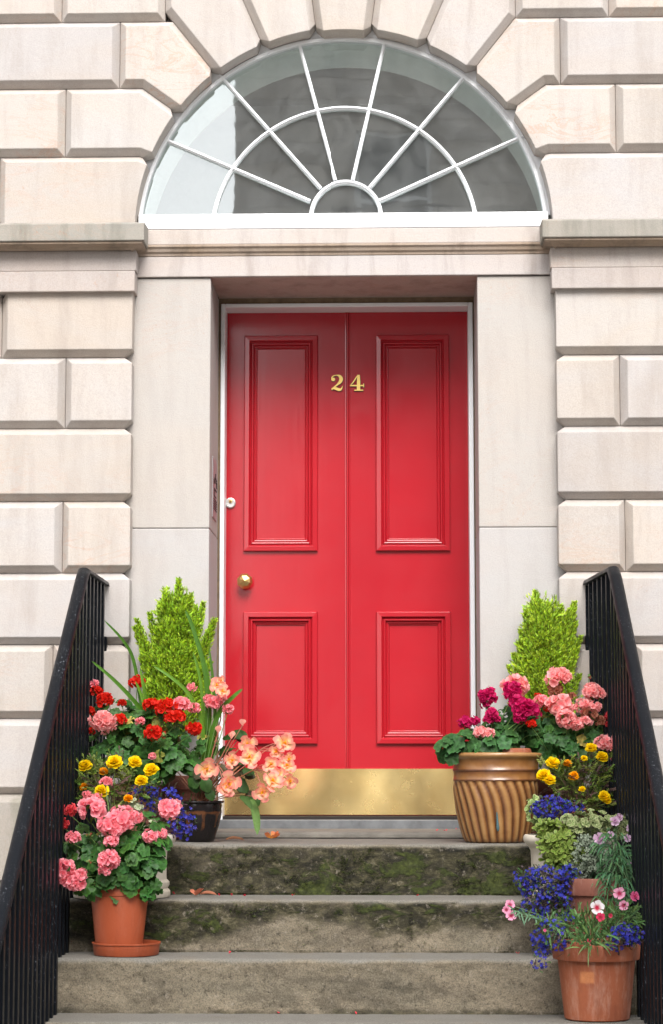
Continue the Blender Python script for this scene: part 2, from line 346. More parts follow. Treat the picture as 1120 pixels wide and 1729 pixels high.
# ------------------------------------------------------------------ the street behind the camera (seen in the glass, lights the facade)
ZG = -1.40
def struct(o): return tag(o, kind='structure')
pb = PB(); pb.box(-150, 150, -200, 60, ZG-.3, ZG-.12); struct(pb.build('ground', M['asphalt']))
pb = PB(); pb.box(-60, 60, -5.2, -1.9, ZG-.115, ZG); struct(pb.build('pavement', M['paving']))
pb = PB(); pb.box(-60, 60, -24, -20.5, ZG-.116, ZG-.001); struct(pb.build('pavement', M['paving']))
def terrace(name, x0, x1, label, xs, H=15.0):
    root = empty(name, ((x0+x1)/2, -24, ZG), label, 'building')
    yb = -24.0; w = PB(); zr = [ZG+2.2+3.55*k for k in range(4)]; ww, hh = 1.15, 2.1
    # wall with openings: cut into bands
    bands = [ZG]; 
    for z in zr: bands += [z, z+hh]
    bands.append(ZG+H)
    for i in range(len(bands)-1):
        if i % 2 == 0: w.box(x0, x1, yb-4, yb, bands[i], bands[i+1], random.random())
        else:
            cur = x0
            for x in xs:
                w.box(cur, x-ww/2, yb-4, yb, bands[i], bands[i+1], random.random()); cur = x+ww/2
            w.box(cur, x1, yb-4, yb, bands[i], bands[i+1], random.random())
    w.build('wall', M['opposite'], root)
    s = PB()
    for i in range(int(H/.34)):
        s.box(x0, x1, yb-.001, yb+.012, ZG+.34*i+.02, ZG+.34*i+.325, random.random())
    # course bands only between the openings
    s = PB()
    for i in range(int(H/.34)):
        a, b = ZG+.34*i+.015, ZG+.34*i+.325
        if any(a < z+hh and b > z for z in zr):
            cur = x0
            for x in xs+[None]:
                e = x1 if x is None else x-ww/2-.12
                k = cur
                while k < e-.05:
                    k2 = min(e, k+.5+random.random()*.5); s.box(k+.008, k2-.008, yb-.001, yb+.02, a, b, random.random()); k = k2
                if x is not None: cur = x+ww/2+.12
        else:
            k = x0
            while k < x1-.05:
                k2 = min(x1, k+.6+random.random()*.6); s.box(k+.008, k2-.008, yb-.001, yb+.02, a, b, random.random()); k = k2
    s.build('stone_course', M['opposite'], root)
    for z in zr:
        for x in xs:
            f = PB(); f.box(x-ww/2, x-ww/2+.06, yb-.2, yb-.12, z, z+hh); f.box(x+ww/2-.06, x+ww/2, yb-.2, yb-.12, z, z+hh)
            f.box(x-ww/2, x+ww/2, yb-.2, yb-.12, z, z+.07); f.box(x-ww/2, x+ww/2, yb-.2, yb-.12, z+hh-.06, z+hh); f.box(x-ww/2+.06, x+ww/2-.06, yb-.19, yb-.13, z+hh/2-.03, z+hh/2+.03)
            f.build('window', M['white'], root)
            g = PB(); g.box(x-ww/2, x+ww/2, yb-.18, yb-.16, z, z+hh); g.build('window_pane', M['far_glass'], root)
    c = PB(); c.box(x0-.15, x1+.15, yb-4, yb+.35, ZG+H, ZG+H+.3); c.build('cornice', M['opposite'], root)
    b = PB()
    zb = zr[2]+.05
    for k in range(9): b.box(xs[0]-.9+k*.225-.012, xs[0]-.9+k*.225+.012, yb+.28, yb+.30, zb-.1, zb+.75)
    b.box(xs[0]-.92, xs[0]+.92, yb+.27, yb+.31, zb+.75, zb+.79); b.box(xs[0]-.92, xs[0]+.92, yb+.02, yb+.32, zb-.16, zb-.1)
    b.build('balcony_rail', M['iron'], root)
    return root
terrace('tenement', -2.3, 30, 'grey stone tenement across the street, reflected in the fanlight glass', [-1.55+1.7, 3.2, 6.2, 9.2, 12.2, 15.2, 18.2, 21.2, 24.2, 27.2])
terrace('tenement', -40, -11, 'grey stone tenement across the street beyond the side road', [-38, -34.8, -31.6, -28.4, -25.2, -22, -18.8, -15.6, -12.6], 14.0)

# ------------------------------------------------------------------ the house
YF, YC, YB = -.070, -.033, .03; BV, DV = .028, .034
house = empty('townhouse', (0, 0, 0), 'pale sandstone townhouse front with red door, arched fanlight and rusticated blocks', 'building')
def inter(p, d, q, e):
    cr = d[0]*e[1]-d[1]*e[0]
    t = ((q[0]-p[0])*e[1]-(q[1]-p[1])*e[0])/cr
    return (p[0]+d[0]*t, p[1]+d[1]*t)
def line_circ(p, d, C, R, near):
    L = math.hypot(*d); d = (d[0]/L, d[1]/L); fx, fz = p[0]-C[0], p[1]-C[1]
    b = fx*d[0]+fz*d[1]; c = fx*fx+fz*fz-R*R; s = math.sqrt(max(b*b-c, 0))
    c1 = [(p[0]+d[0]*t, p[1]+d[1]*t) for t in (-b-s, -b+s)]
    return min(c1, key=lambda q: (q[0]-near[0])**2+(q[1]-near[1])**2)
def block(pb, poly, kinds, C=None, R=None, seed=None, yf=YF, yc=YC, yb=YB, b=BV, d=DV):
    n = len(poly); G = .0005
    def corner(i, o0, o1):
        k0, k1 = kinds[i-1], kinds[i]
        def ln(j, o):
            p, q = poly[j], poly[(j+1) % n]; ex, ez = q[0]-p[0], q[1]-p[1]; L = math.hypot(ex, ez)
            return ((p[0]-ez/L*o, p[1]+ex/L*o), (ex, ez))
        if k0 == 'a': l = ln(i, o1); return line_circ(l[0], l[1], C, R+o0, poly[i])
        if k1 == 'a': l = ln((i-1) % n, o0); return line_circ(l[0], l[1], C, R+o1, poly[i])
        a0, a1 = ln((i-1) % n, o0), ln(i, o1); return inter(a0[0], a0[1], a1[0], a1[1])
    front, core = [], []
    for i in range(n):
        k0, k1 = kinds[i-1], kinds[i]; j0, j1 = k0 == 'j', k1 == 'j'
        fr = corner(i, b if j0 else 0, b if j1 else 0)
        if j0 and j1: front.append(fr); core.append(corner(i, G, G))
        elif not j0 and not j1: front.append(fr); core.append(fr)
        elif j0: front += [fr, fr]; core += [corner(i, G, d), fr]
        else: front += [fr, fr]; core += [fr, corner(i, d, G)]
        if k1 == 'a':        # sample along the arc to the next corner
            nx = corner((i+1) % n, 0, b if kinds[(i+1) % n] == 'j' else 0)
            a0 = math.atan2(fr[1]-C[1], fr[0]-C[0]); a1 = math.atan2(nx[1]-C[1], nx[0]-C[0])
            for t in range(1, 10):
                a = a0+(a1-a0)*t/10; q = (C[0]+R*math.cos(a), C[1]+R*math.sin(a)); front.append(q); core.append(q)
    m = len(front)
    jit = (random.random()-.5)*.004
    vs = [(p[0], yf+jit, p[1]) for p in front]+[(p[0], yc, p[1]) for p in core]+[(p[0], yb, p[1]) for p in core]
    fs = [tuple(range(m))]+[(i+m, (i+1) % m+m, (i+1) % m, i) for i in range(m)]+[(i+2*m, (i+1) % m+2*m, (i+1) % m+m, i+m) for i in range(m)]
    pb.add(vs, fs, random.random() if seed is None else seed)
def rect(x0, x1, z0, z1): return [(x0, z0), (x1, z0), (x1, z1), (x0, z1)]      # counter-clockwise seen from the front
XL, XR = aX(221.5, 680, YF), aX(941.5, 680, YF)
XW = 4.2
rows = [aZ(p, YC, 100) for p in (491, 604.5, 724, 847, 968, 1088.5, 1213, 1341)]
jl = {0: 3, 1: 110, 2: -60, 3: 105, 4: -40, 5: 88, 6: -50}; jr = {0: 1160, 1: 1048, 2: 1185, 3: 1057, 4: 1180, 5: 1072, 6: 1170}
wall = PB()
def run_left(x_end, xj, z0, z1, kinds_first):
    block(wall, rect(xj, x_end, z0, z1), kinds_first)
    x = xj
    while x > -XW:
        x2 = x-random.uniform(.48, .62); block(wall, rect(x2, x, z0, z1), 'jjjj'); x = x2
def run_right(x_end, xj, z0, z1, kinds_first):
    block(wall, rect(x_end, xj, z0, z1), kinds_first)
    x = xj
    while x < XW:
        x2 = x+random.uniform(.48, .62); block(wall, rect(x, x2, z0, z1), 'jjjj'); x = x2
for i in range(7):
    z1, z0 = rows[i], rows[i+1]; pyc = 600+121*i-40
    kt = 'j' if i > 0 else 'f'
    run_left(XL, aX(jl[i], pyc, YC), z0, z1, 'jf'+kt+'j')
    run_right(XR, aX(jr[i], pyc, YC), z0, z1, 'jj'+kt+'f')
# arch
C0 = at(580, 389, YF); pL = at(227, 372, YF); pR = at(933, 368, YF)
Cc = (C0.x, C0.z); RS = .5*(pR.x-pL.x)*1.003
AN = [R_(7.65+15.3*k) for k in range(6)]
zc = [aZ(39, YC, 100), aZ(151, YC, 100), aZ(266, YC, 100), aZ(383, YF, 120)]; ztop = zc[0]+(zc[0]-zc[1])
def rad(a, r): return (Cc[0]+r*math.sin(a), Cc[1]+r*math.cos(a))
def rad_z(a, z): t = (z-Cc[1])/math.cos(a); return (Cc[0]+t*math.sin(a), z)
def rad_x(a, x): t = (x-Cc[0])/math.sin(a); return (x, Cc[1]+t*math.cos(a))
for s in (-1, 1):
    X = (lambda l, r: aX(l if s < 0 else r, 100, YC))
    xo = [X(278, 872), X(202, 947), X(112, 1039), X(3, 1150)]
    def vo(poly, kinds):
        # polygons are written for the right-hand side, counter-clockwise; mirrored order for the left
        if s < 0: poly = poly[::-1]; kinds = (kinds[:-1][::-1]+kinds[-1])
        block(wall, poly, kinds, Cc, RS)
    a = [s*q for q in AN]
    # between 7.65 and 23 degrees, 23 and 38 degrees, then the stones that turn into the courses
    vo([rad(a[0], RS), rad(a[1], RS), rad_z(a[1], ztop), rad_z(a[0], ztop)], 'ajjj')
    vo([rad(a[1], RS), rad(a[2], RS), rad_x(a[2], xo[0]), (xo[0], ztop), rad_z(a[1], ztop)], 'ajjjj')
    vo([rad(a[2], RS), rad(a[3], RS), rad_z(a[3], zc[1]), (xo[1], zc[1]), (xo[1], zc[0]), rad_z(a[2], zc[0])], 'ajjjjj')
    vo([rad(a[3], RS), rad(a[4], RS), rad_z(a[4], zc[2]), (xo[2], zc[2]), (xo[2], zc[1]), rad_z(a[3], zc[1])], 'ajjjjj')
    yb_ = math.sqrt(RS*RS-(zc[3]-Cc[1])**2)
    vo([rad(a[4], RS), (Cc[0]+s*yb_, zc[3]), (xo[3], zc[3]), (xo[3], zc[2]), rad_z(a[4], zc[2])], 'afjjj')
    def more(x, z0, z1):
        while abs(x) < XW:
            x2 = x+s*random.uniform(.5, .68); block(wall, rect(min(x, x2), max(x, x2), z0, z1), 'jjjj'); x = x2
    xt = X(103, 1030); block(wall, rect(min(xo[0], xt), max(xo[0], xt), zc[0], ztop), 'jjjj'); more(xt, zc[0], ztop)
    more(xo[1], zc[1], zc[0]); more(xo[2], zc[2], zc[1]); more(xo[3], zc[3], zc[2])
block(wall, [rad(-AN[0], RS), rad(AN[0], RS), rad_z(AN[0], ztop), rad_z(-AN[0], ztop)], 'ajjj', Cc, RS-.012, yf=YF-.012)
for k in range(3):
    x = -XW-.3*(k % 2)
    while x < XW:
        x2 = x+random.uniform(.55, .68); block(wall, rect(x, x2, ztop+.275*k, ztop+.275*(k+1)), 'jjjj'); x = x2
me = bpy.data.meshes.new('wall'); me.from_pydata(wall.v, [], wall.f)
at_b = me.attributes.new('blk', 'FLOAT', 'POINT'); at_b.data.foreach_set('value', np.array(wall.a, dtype=np.float32))
bm = bmesh.new(); bm.from_mesh(me); bmesh.ops.dissolve_degenerate(bm, dist=1e-5, edges=bm.edges); bmesh.ops.recalc_face_normals(bm, faces=bm.faces); bm.to_mesh(me); bm.free()
me.materials.append(M['stone']); wall_o = bpy.data.objects.new('wall', me); link(wall_o); setparent(wall_o, house)
bmod = wall_o.modifiers.new('bevel', 'BEVEL'); bmod.width = .0028; bmod.segments = 2; bmod.limit_method = 'ANGLE'; bmod.angle_limit = R_(20)
# plinth
zp, zp2 = aZ(1341, -.11, 20), aZ(1487, -.11, 10)
for s in (-1, 1):
    p = PB(); xi = XL-.005 if s < 0 else XR+.005
    xs_ = sorted([xi, s*XW]); cuts = [xs_[0]]
    while cuts[-1] < xs_[1]-.9: cuts.append(cuts[-1]+random.uniform(.6, .9))
    cuts.append(xs_[1])
    for a_, b_ in zip(cuts[:-1], cuts[1:]):
        p.profile([(-.035, zp-.001), (-.075, zp-.012), (-.11, zp-.03), (-.11, zp2), (.1, zp2), (.1, zp-.001)], a_+.0015, b_-.0015, random.random())
        p.box(a_+.0015, b_-.0015, -.09, .1, ZG, zp2-.004, random.random())
    p.build('plinth', M['plinth'], house, bevel=.004)
# capitals and cornices of the two piers
zA, zB, zC_, zD, zE = aZ(379, -.17, 120), aZ(406.5, -.17, 120), aZ(423, -.085, 120), aZ(458, -.088, 120), aZ(492, -.10, 120)
for s in (-1, 1):
    xi = aX(243 if s < 0 else 916.5, 395, -.17); o_ = s*XW
    def seg(pb, dx, prof, a=0.0):
        xe = xi+s*dx; pb.profile(prof, min(xe, o_), max(xe, o_), a)
    c = PB()   # slab, cut into lengths
    xj = [xi, xi+s*.62, xi+s*1.35, xi+s*2.1, o_]
    for a_, b_ in zip(xj[:-1], xj[1:]):
        c.profile([(-.17, zB), (-.17, zA+.004), (-.15, zA+.012), (.12, zA+.03), (.12, zB)], min(a_, b_)+.0008, max(a_, b_)-.0008, random.random())
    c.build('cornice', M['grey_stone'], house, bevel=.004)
    # moulding under the slab: an ovolo and cavetto running back under it, returned at the end
    mo = PB(); pr = [(-.160, zB-.001), (-.160, zB-.009), (-.150, zB-.013), (-.128, zB-.017), (-.112, zB-.026), (-.103, zC_+.004), (-.098, zC_), (.12, zC_), (.12, zB-.001)]
    for k, (y_, z_) in enumerate(pr): pass
    vs = []
    for (y_, z_) in pr:
        dx = (-.17-y_)*-1 if y_ < .1 else .072
        vs.append((xi+s*(min(dx, .072)), y_, z_))
    n_ = len(pr); vs2 = [(o_, y_, z_) for (y_, z_) in pr]
    # front profile swept to the outer end, closed by an end return with the same setbacks
    ret = [(v[0], .12, v[2]) for v in vs[:7]]
    mo.add(vs[:8]+vs2[:8], [(i, i+1, 8+i+1, 8+i) for i in range(7)])
    mo.add(vs[:7]+ret, [(i, i+1, 7+i+1, 7+i) for i in range(6)])
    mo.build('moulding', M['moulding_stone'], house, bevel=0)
    f = PB()
    xe = aX(229.5 if s < 0 else 930.5, 440, -.086)
    for a_, b_ in ((xe, xe+s*.9), (xe+s*.9, o_)): f.box(min(a_, b_)+.0005, max(a_, b_)-.0005, -.086, .12, zD+.0015, zC_-.001, random.random())
    xe = aX(227 if s < 0 else 932.5, 470, -.098)
    for a_, b_ in ((xe, xe+s*.55), (xe+s*.55, o_)): f.box(min(a_, b_)+.0005, max(a_, b_)-.0005, -.098, .12, zE, zD-.0015, random.random())
    f.build('frieze', M['frieze_stone'], house, bevel=.003)
# entablature over the door, between the piers
xi0, xi1 = XL-.02, XR+.02
z1 = aZ(385.5, -.03); z2 = aZ(411, -.03); z3 = aZ(432, 0); z4 = aZ(465.5, -.012)
e = PB(); e.box(xi0, xi1, -.03, .28, z2, z1, .5); e.box(xi0, xi1, -.012, .36, z4, z3-.001, .3); e.build('entablature', M['frieze_stone'], house, bevel=.003)
e = PB(); e.profile([(-.036, z2-.001), (-.036, z2-.010), (-.028, z2-.016), (-.024, z2-.028), (-.016, z3+.010), (-.014, z3), (.3, z3), (.3, z2-.001)], xi0, xi1, .2)
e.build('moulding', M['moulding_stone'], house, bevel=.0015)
# jamb slabs, in two stones each
JL, JR = aX(354, 700, 0), aX(808.5, 700, 0); YD = .40
zj = at(290, 892, 0).z; z5 = z4-.003
for s in (-1, 1):
    j = PB(); a_, b_ = (JL, XL-.03) if s < 0 else (JR, XR+.03)
    rj = .014
    for (za, zb_, sd_) in ((0.02, zj-.001, .3), (zj+.001, z5, .62)):
        j.box(min(a_, b_), max(a_, b_), 0, YD+.04, za, zb_, sd_)
    j.build('door_jamb', M['smooth_stone'], house, bevel=.004)
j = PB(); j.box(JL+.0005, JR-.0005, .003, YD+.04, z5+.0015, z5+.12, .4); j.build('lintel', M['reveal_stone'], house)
# mastic strip and white door frame
FL, FR = aX(367.5, 700, YD-.01), aX(803, 700, YD-.01); FT = aZ(507, YD-.01)
def frame(name, x0, x1, zt, zb_, w, y0, y1, mat, bevel=.003):
    p = PB(); p.box(x0, x0+w, y0, y1, zb_, zt-w); p.box(x1-w, x1, y0, y1, zb_, zt-w); p.box(x0, x1, y0, y1, zt-w, zt)
    return p.build(name, mat, house, bevel=bevel)
zs = 0.072
frL, frR, frT = aX(371.5, 700, YD-.02), aX(800.5, 700, YD-.02), aZ(511.5, YD-.02)
YDO = .495
DL, DR, DT, DB = aX(378.5, 700, YDO), aX(794, 700, YDO), aZ(527.5, YDO), aZ(1377, YDO)
q = PB(); q.box(JL-.004, frL+.002, YD-.005, YD+.05, zs-.03, z5+.01); q.box(frR-.002, JR+.004, YD-.005, YD+.05, zs-.03, z5+.01); q.box(frL+.002, frR-.002, YD-.004, YD+.05, frT-.002, z5+.012); q.build('mastic_strip', M['mastic'], house)
p = PB(); w1 = .018; il, ir = aX(378.7, 700, YD-.02), aX(792.6, 700, YD-.02)
p.box(frL, il, YD-.02, YDO+.02, DB-.02, frT); p.box(ir, frR, YD-.02, YDO+.02, DB-.02, frT)
p.box(il, ir, YD-.02, YDO+.02, aZ(518, YD-.02), frT)
p.build('door_frame', M['white'], house, bevel=.003)
# the door leaf
def dx_(px): return aX(px, 800, YDO)
def dz_(py): return aZ(py, YDO)
door_root = None
P_x = [(dx_(411.5), dx_(536)), (dx_(636), dx_(760.5))]; P_z = [(dz_(931), dz_(567)), (dz_(1256.5), dz_(1033))]
xs = [DL, P_x[0][0], P_x[0][1], P_x[1][0], P_x[1][1], DR]; zs_ = [DB, P_z[1][0], P_z[1][1], P_z[0][0], P_z[0][1], DT+.03]
d = PB()
for i in range(5):
    for k in range(5):
        if i in (1, 3) and k in (1, 3): continue
        d.add([(xs[i], YDO, zs_[k]), (xs[i+1], YDO, zs_[k]), (xs[i+1], YDO, zs_[k+1]), (xs[i], YDO, zs_[k+1])], [(0, 1, 2, 3)])
d.add([(DL, YDO, DB), (DR, YDO, DB), (DR, YDO, DT+.03), (DL, YDO, DT+.03), (DL, YDO+.05, DB), (DR, YDO+.05, DB), (DR, YDO+.05, DT+.03), (DL, YDO+.05, DT+.03)], [(0, 4, 5, 1), (1, 5, 6, 2), (2, 6, 7, 3), (3, 7, 4, 0), (4, 7, 6, 5)])
me = bpy.data.meshes.new('door'); me.from_pydata(d.v, [], d.f); bm = bmesh.new(); bm.from_mesh(me); bmesh.ops.remove_doubles(bm, verts=bm.verts, dist=1e-5)
bmesh.ops.recalc_face_normals(bm, faces=bm.faces); bm.to_mesh(me); bm.free(); me.materials.append(M['red'])
door = bpy.data.objects.new('door', me); link(door); setparent(door, house)
PROF = [(0, 0), (0, -.013), (.003, -.016), (.021, -.017), (.0235, -.0135), (.0245, -.006), (.027, -.003), (.0335, -.0095), (.0375, -.0085), (.0395, -.002), (.0405, .004), (.0445, .001), (.0480, .002), (.0490, .007), (.0525, .005), (.0545, .0125)]
for (z0, z1_) in P_z:
    for (x0, x1) in P_x:
        v = []; f = []
        for k, (ins, dy) in enumerate(PROF):
            v += [(x0+ins, YDO+dy, z0+ins), (x1-ins, YDO+dy, z0+ins), (x1-ins, YDO+dy, z1_-ins), (x0+ins, YDO+dy, z1_-ins)]
            if k: f += [(4*(k-1)+i, 4*(k-1)+(i+1) % 4, 4*k+(i+1) % 4, 4*k+i) for i in range(4)]
        f.append(tuple(4*(len(PROF)-1)+i for i in range(4)))
        q = PB(); q.add(v, f); o = q.build('panel', M['red'], door, bevel=.0006)
xc = dx_(588); b_ = PB(); zb0 = dz_(1298)
prof = [(-.011, 0), (-.010, -.0035), (-.0055, -.004), (-.0045, -.0005), (-.003, -.0045), (.003, -.0045), (.0045, -.0005), (.0055, -.004), (.010, -.0035), (.011, 0)]
b_.add([(xc+px_, YDO+py_, zz) for zz in (zb0, DT+.02) for (px_, py_) in prof], [(i, i+1, 10+i+1, 10+i) for i in range(9)])
b_.build('centre_bead', M['red'], door)
k = PB(); k.box(DL+.004, DR-.004, YDO-.004, YDO-.0005, DB+.003, zb0); 
o = k.build('kick_plate', M['brass'], door)
# door knob: eight-sided, faceted to a point; on a round rose
kc = at(412.5, 981, YDO-.05); kr = .0335
k = PB(); n8 = 8; prof = [(.018, 0), (.018, -.004), (.011, -.008), (.011, -.024), (.024, -.028), (kr, -.038), (kr, -.045), (.024, -.058), (.0006, -.066)]
vs = []
for (r, dy) in prof:
    for i in range(n8):
        t = 2*math.pi*(i+.5)/n8+.1; vs.append((kc.x+r*math.cos(t), YDO+dy, kc.z+r*math.sin(t)))
k.add(vs, [(i*8+j, i*8+(j+1) % 8, (i+1)*8+(j+1) % 8, (i+1)*8+j) for i in range(len(prof)-1) for j in range(8)])
k.build('knob', M['old_brass'], door, bevel=.0008)
k = PB(); kc = at(388.5, 849, YDO-.01)
def disc(pb, cx, cz, prof, n=32):
    vs = []
    for (r, y) in prof:
        for i in range(n): t = 2*math.pi*i/n; vs.append((cx+r*math.cos(t), y, cz+r*math.sin(t)))
    fs = [(i*n+j, i*n+(j+1) % n, (i+1)*n+(j+1) % n, (i+1)*n+j) for i in range(len(prof)-1) for j in range(n)]+[tuple(range((len(prof)-1)*n, len(prof)*n))]
    pb.add(vs, fs)
disc(k, kc.x, kc.z, [(.0225, YDO), (.0225, YDO-.006), (.020, YDO-.010), (.017, YDO-.011), (.0165, YDO-.009), (.006, YDO-.0085)])
lock = k.build('lock', M['steel'], door)
k = PB(); disc(k, kc.x, kc.z+.006, [(.0075, YDO-.009), (.0075, YDO-.012), (.006, YDO-.0125)]); k.build('lock_cylinder', M['old_brass'], lock) if False else k.build('lock_cylinder', M['old_brass'], door)
k = PB(); k.box(kc.x-.0012, kc.x+.0012, YDO-.0135, YDO-.0124, kc.z+.001, kc.z+.011); k.build('keyhole', M['dark'], door)
# numerals: variable-width strokes of a fat-face serif
def ribbon(pts, y0, y1, grow=0.0):
    pts2 = []
    for i in range(len(pts)-1):     # smooth with Catmull-Rom
        p0 = pts[max(i-1, 0)]; p1 = pts[i]; p2 = pts[i+1]; p3 = pts[min(i+2, len(pts)-1)]
        for t in [j/5 for j in range(5)]:
            pts2.append(tuple(.5*((2*p1[c])+(-p0[c]+p2[c])*t+(2*p0[c]-5*p1[c]+4*p2[c]-p3[c])*t*t+(-p0[c]+3*p1[c]-3*p2[c]+p3[c])*t**3) for c in range(3)))
    pts2.append(pts[-1]); v = []; m = len(pts2)
    for i, (x, z, w) in enumerate(pts2):
        a, b = pts2[max(i-1, 0)], pts2[min(i+1, m-1)]; tx, tz = b[0]-a[0], b[1]-a[1]; L = math.hypot(tx, tz) or 1; nx, nz = -tz/L, tx/L; h = w/2+grow
        for (sg, y) in ((1, y0), (-1, y0), (-1, y1), (1, y1)): v.append((x+nx*h*sg, y, z+nz*h*sg))
    f = [(4*i+j, 4*i+(j+1) % 4, 4*(i+1)+(j+1) % 4, 4*(i+1)+j) for i in range(m-1) for j in range(4)]+[(3, 2, 1, 0), tuple(4*(m-1)+j for j in range(4))]
    return v, f
def circle_pts(cx, cz, r): return [(cx-r, cz, .0), (cx-r*.7, cz, r*1.4), (cx, cz, r*2), (cx+r*.7, cz, r*1.4), (cx+r, cz, 0)]
TWO = [[(.02, .70, .02), (.04, .82, .06), (.14, .93, .07), (.33, .98, .05), (.52, .93, .17), (.62, .76, .26), (.56, .56, .22), (.38, .38, .12), (.18, .22, .09), (.05, .06, .06)],
       circle_pts(.13, .72, .125), [(.02, .09, .05), (.12, .16, .12), (.28, .15, .19), (.46, .08, .20), (.60, .09, .14), (.68, .20, .06), (.71, .30, .03)]]
FOUR = [[(.50, 1.0, .02), (.40, .86, .07), (.22, .58, .07), (.03, .35, .05)], [(.0, .33, .09), (.45, .33, .09), (.86, .33, .09)], [(.53, 1.0, .17), (.53, .5, .24), (.53, .05, .24)], [(.27, .035, .07), (.53, .035, .08), (.82, .035, .07)], [(.84, .45, .05), (.84, .34, .07), (.84, .22, .05)]]
def numeral(name, strokes, px, py, h):
    c = at(px, py, YDO-.006); q = PB(); g = PB()
    for i, st in enumerate(strokes):
        pts = [(c.x+(x-.38)*h, c.z+z*h, w*h*.86) for (x, z, w) in st]
        q.add(*ribbon(pts, YDO-.0085-.0004*i, YDO-.004)); g.add(*ribbon([(x+.0007, z-.0007, w) for x, z, w in pts], YDO-.0050-.0003*i, YDO-.0002, .0014))  # larger dark ribbon behind the gold, drawn in as the numeral's shadow outline
    o = q.build(name, M['gold'], door); g.build('numeral_shadow', M['outline_shadow'], door)
M['outline_shadow'] = simple('numeral_shadow', (.07, .012, .008), .5)
numeral('number_two', TWO, 570.5, 660, .068); numeral('number_four', FOUR, 602.5, 660, .068)
# threshold: dark gap, slate sill, raised inner slab
q = PB(); q.box(frL, frR, YD+.005, YDO+.04, DB-.014, DB-.002); q.build('threshold_gap', M['dark'], house)
z_s1, z_s0 = aZ(1381, YD-.03), aZ(1399, YD-.03)
q = PB(); q.box(JL+.001, JR-.001, YD-.03, YDO+.05, z_s0-.03, DB-.0145, .2); q.build('door_sill', M['slate'], house, bevel=.004)
# writing plate (entry panel) on the left reveal
pl = PB(); zt, zb2 = at(364, 775, .2).z, at(364, 876, .2).z
pl.box(JL-.002, JL+.004, .12, .31, zb2, zt); plate = pl.build('entry_panel', M['steel_dark'] if 'steel_dark' in M else simple('dull_steel_panel', (.30, .29, .29), .45, metal=.4), house, bevel=.002)
mk = PB(); xx = JL+.005
for (ya, yb2, f0, f1) in ((.22, .24, .24, .30), (.18, .29, .32, .34), (.24, .26, .30, .40), (.15, .20, .36, .42), (.27, .30, .36, .46), (.16, .28, .50, .53), (.16, .18, .53, .62), (.16, .26, .62, .64),
                          (.14, .29, .68, .695), (.14, .29, .72, .735), (.14, .29, .76, .775), (.14, .29, .80, .815), (.14, .29, .84, .855)):
    mk.box(JL+.0035, JL+.0058, ya, yb2, zt-(zt-zb2)*f1, zt-(zt-zb2)*f0)
mk.build('panel_slots', M['dark'], house)
# ------------------------------------------------------------------ fanlight
YG = .035
def circ3(a, b, c):
    ax, az, bx, bz, cx, cz = a.x, a.z, b.x, b.z, c.x, c.z
    d = 2*(ax*(bz-cz)+bx*(cz-az)+cx*(az-bz))
    ux = ((ax*ax+az*az)*(bz-cz)+(bx*bx+bz*bz)*(cz-az)+(cx*cx+cz*cz)*(az-bz))/d
    uz = ((ax*ax+az*az)*(cx-bx)+(bx*bx+bz*bz)*(ax-cx)+(cx*cx+cz*cz)*(bx-ax))/d
    return (ux, uz), math.hypot(ax-ux, az-uz)
fan = empty('fanlight', (0, 0, 0), None, None); fan.parent = house
for k_ in ('label', 'category'):
    if k_ in fan: del fan[k_]
zg0 = aZ(364, YG-.02)
C1, R1 = circ3(at(239.5, 363, YG), at(919.5, 361, YG), at(582, 68.5, YG))
def arc_ring(C, r0, r1, y0, y1, zlow, n=72, Co=None):
    Co = Co or C; v = []
    def pts(Cx, r):
        a0 = math.asin(max(-1, min(1, (zlow-Cx[1])/r))); return [(Cx[0]+r*math.cos(a0+(math.pi-2*a0)*i/n), Cx[1]+r*math.sin(a0+(math.pi-2*a0)*i/n)) for i in range(n+1)]
    A, B = pts(C, r0), pts(Co, r1)
    for i in range(n+1): v += [(A[i][0], y0, A[i][1]), (B[i][0], y0, B[i][1]), (B[i][0], y1, B[i][1]), (A[i][0], y1, A[i][1])]
    f = [(4*i+j, 4*i+(j+1) % 4, 4*(i+1)+(j+1) % 4, 4*(i+1)+j) for i in range(n) for j in range(4)]+[(3, 2, 1, 0), tuple(4*n+j for j in range(4))]
    return v, f
q = PB(); q.add(*arc_ring(C1, R1+.004, RS+.06, YG-.004, YG+.04, zg0, Co=Cc)); q.add(*arc_ring(C1, R1-.002, R1+.013, YG-.013, YG+.035, zg0))
o = q.build('fanlight_frame', M['white'], fan, bevel=.002)
q = PB(); zsill = aZ(384.5, -.02); q.box(aX(233, 374, -.02), aX(927, 374, -.02), -.02, .12, zsill, zg0+.002); q.build('fanlight_sill', M['white'], fan, bevel=.003)
C2, R2 = circ3(at(360.5, 363, YG), at(803.5, 361, YG), at(582, 182, YG)); C3, R3 = circ3(at(525, 363, YG), at(644, 361, YG), at(583.5, 307, YG))
for C_, Rr, w in ((C2, R2, .0145), (C3, R3, .016)):
    q = PB(); q.add(*arc_ring(C_, Rr-w/2, Rr+w/2, YG-.002, YG+.03, zg0)); q.add(*arc_ring(C_, Rr-w*.2, Rr+w*.2, YG-.010, YG+.03, zg0))
    o = q.build('glazing_bar', M['white'], fan, bevel=.0012); smooth_angle(o, 30)
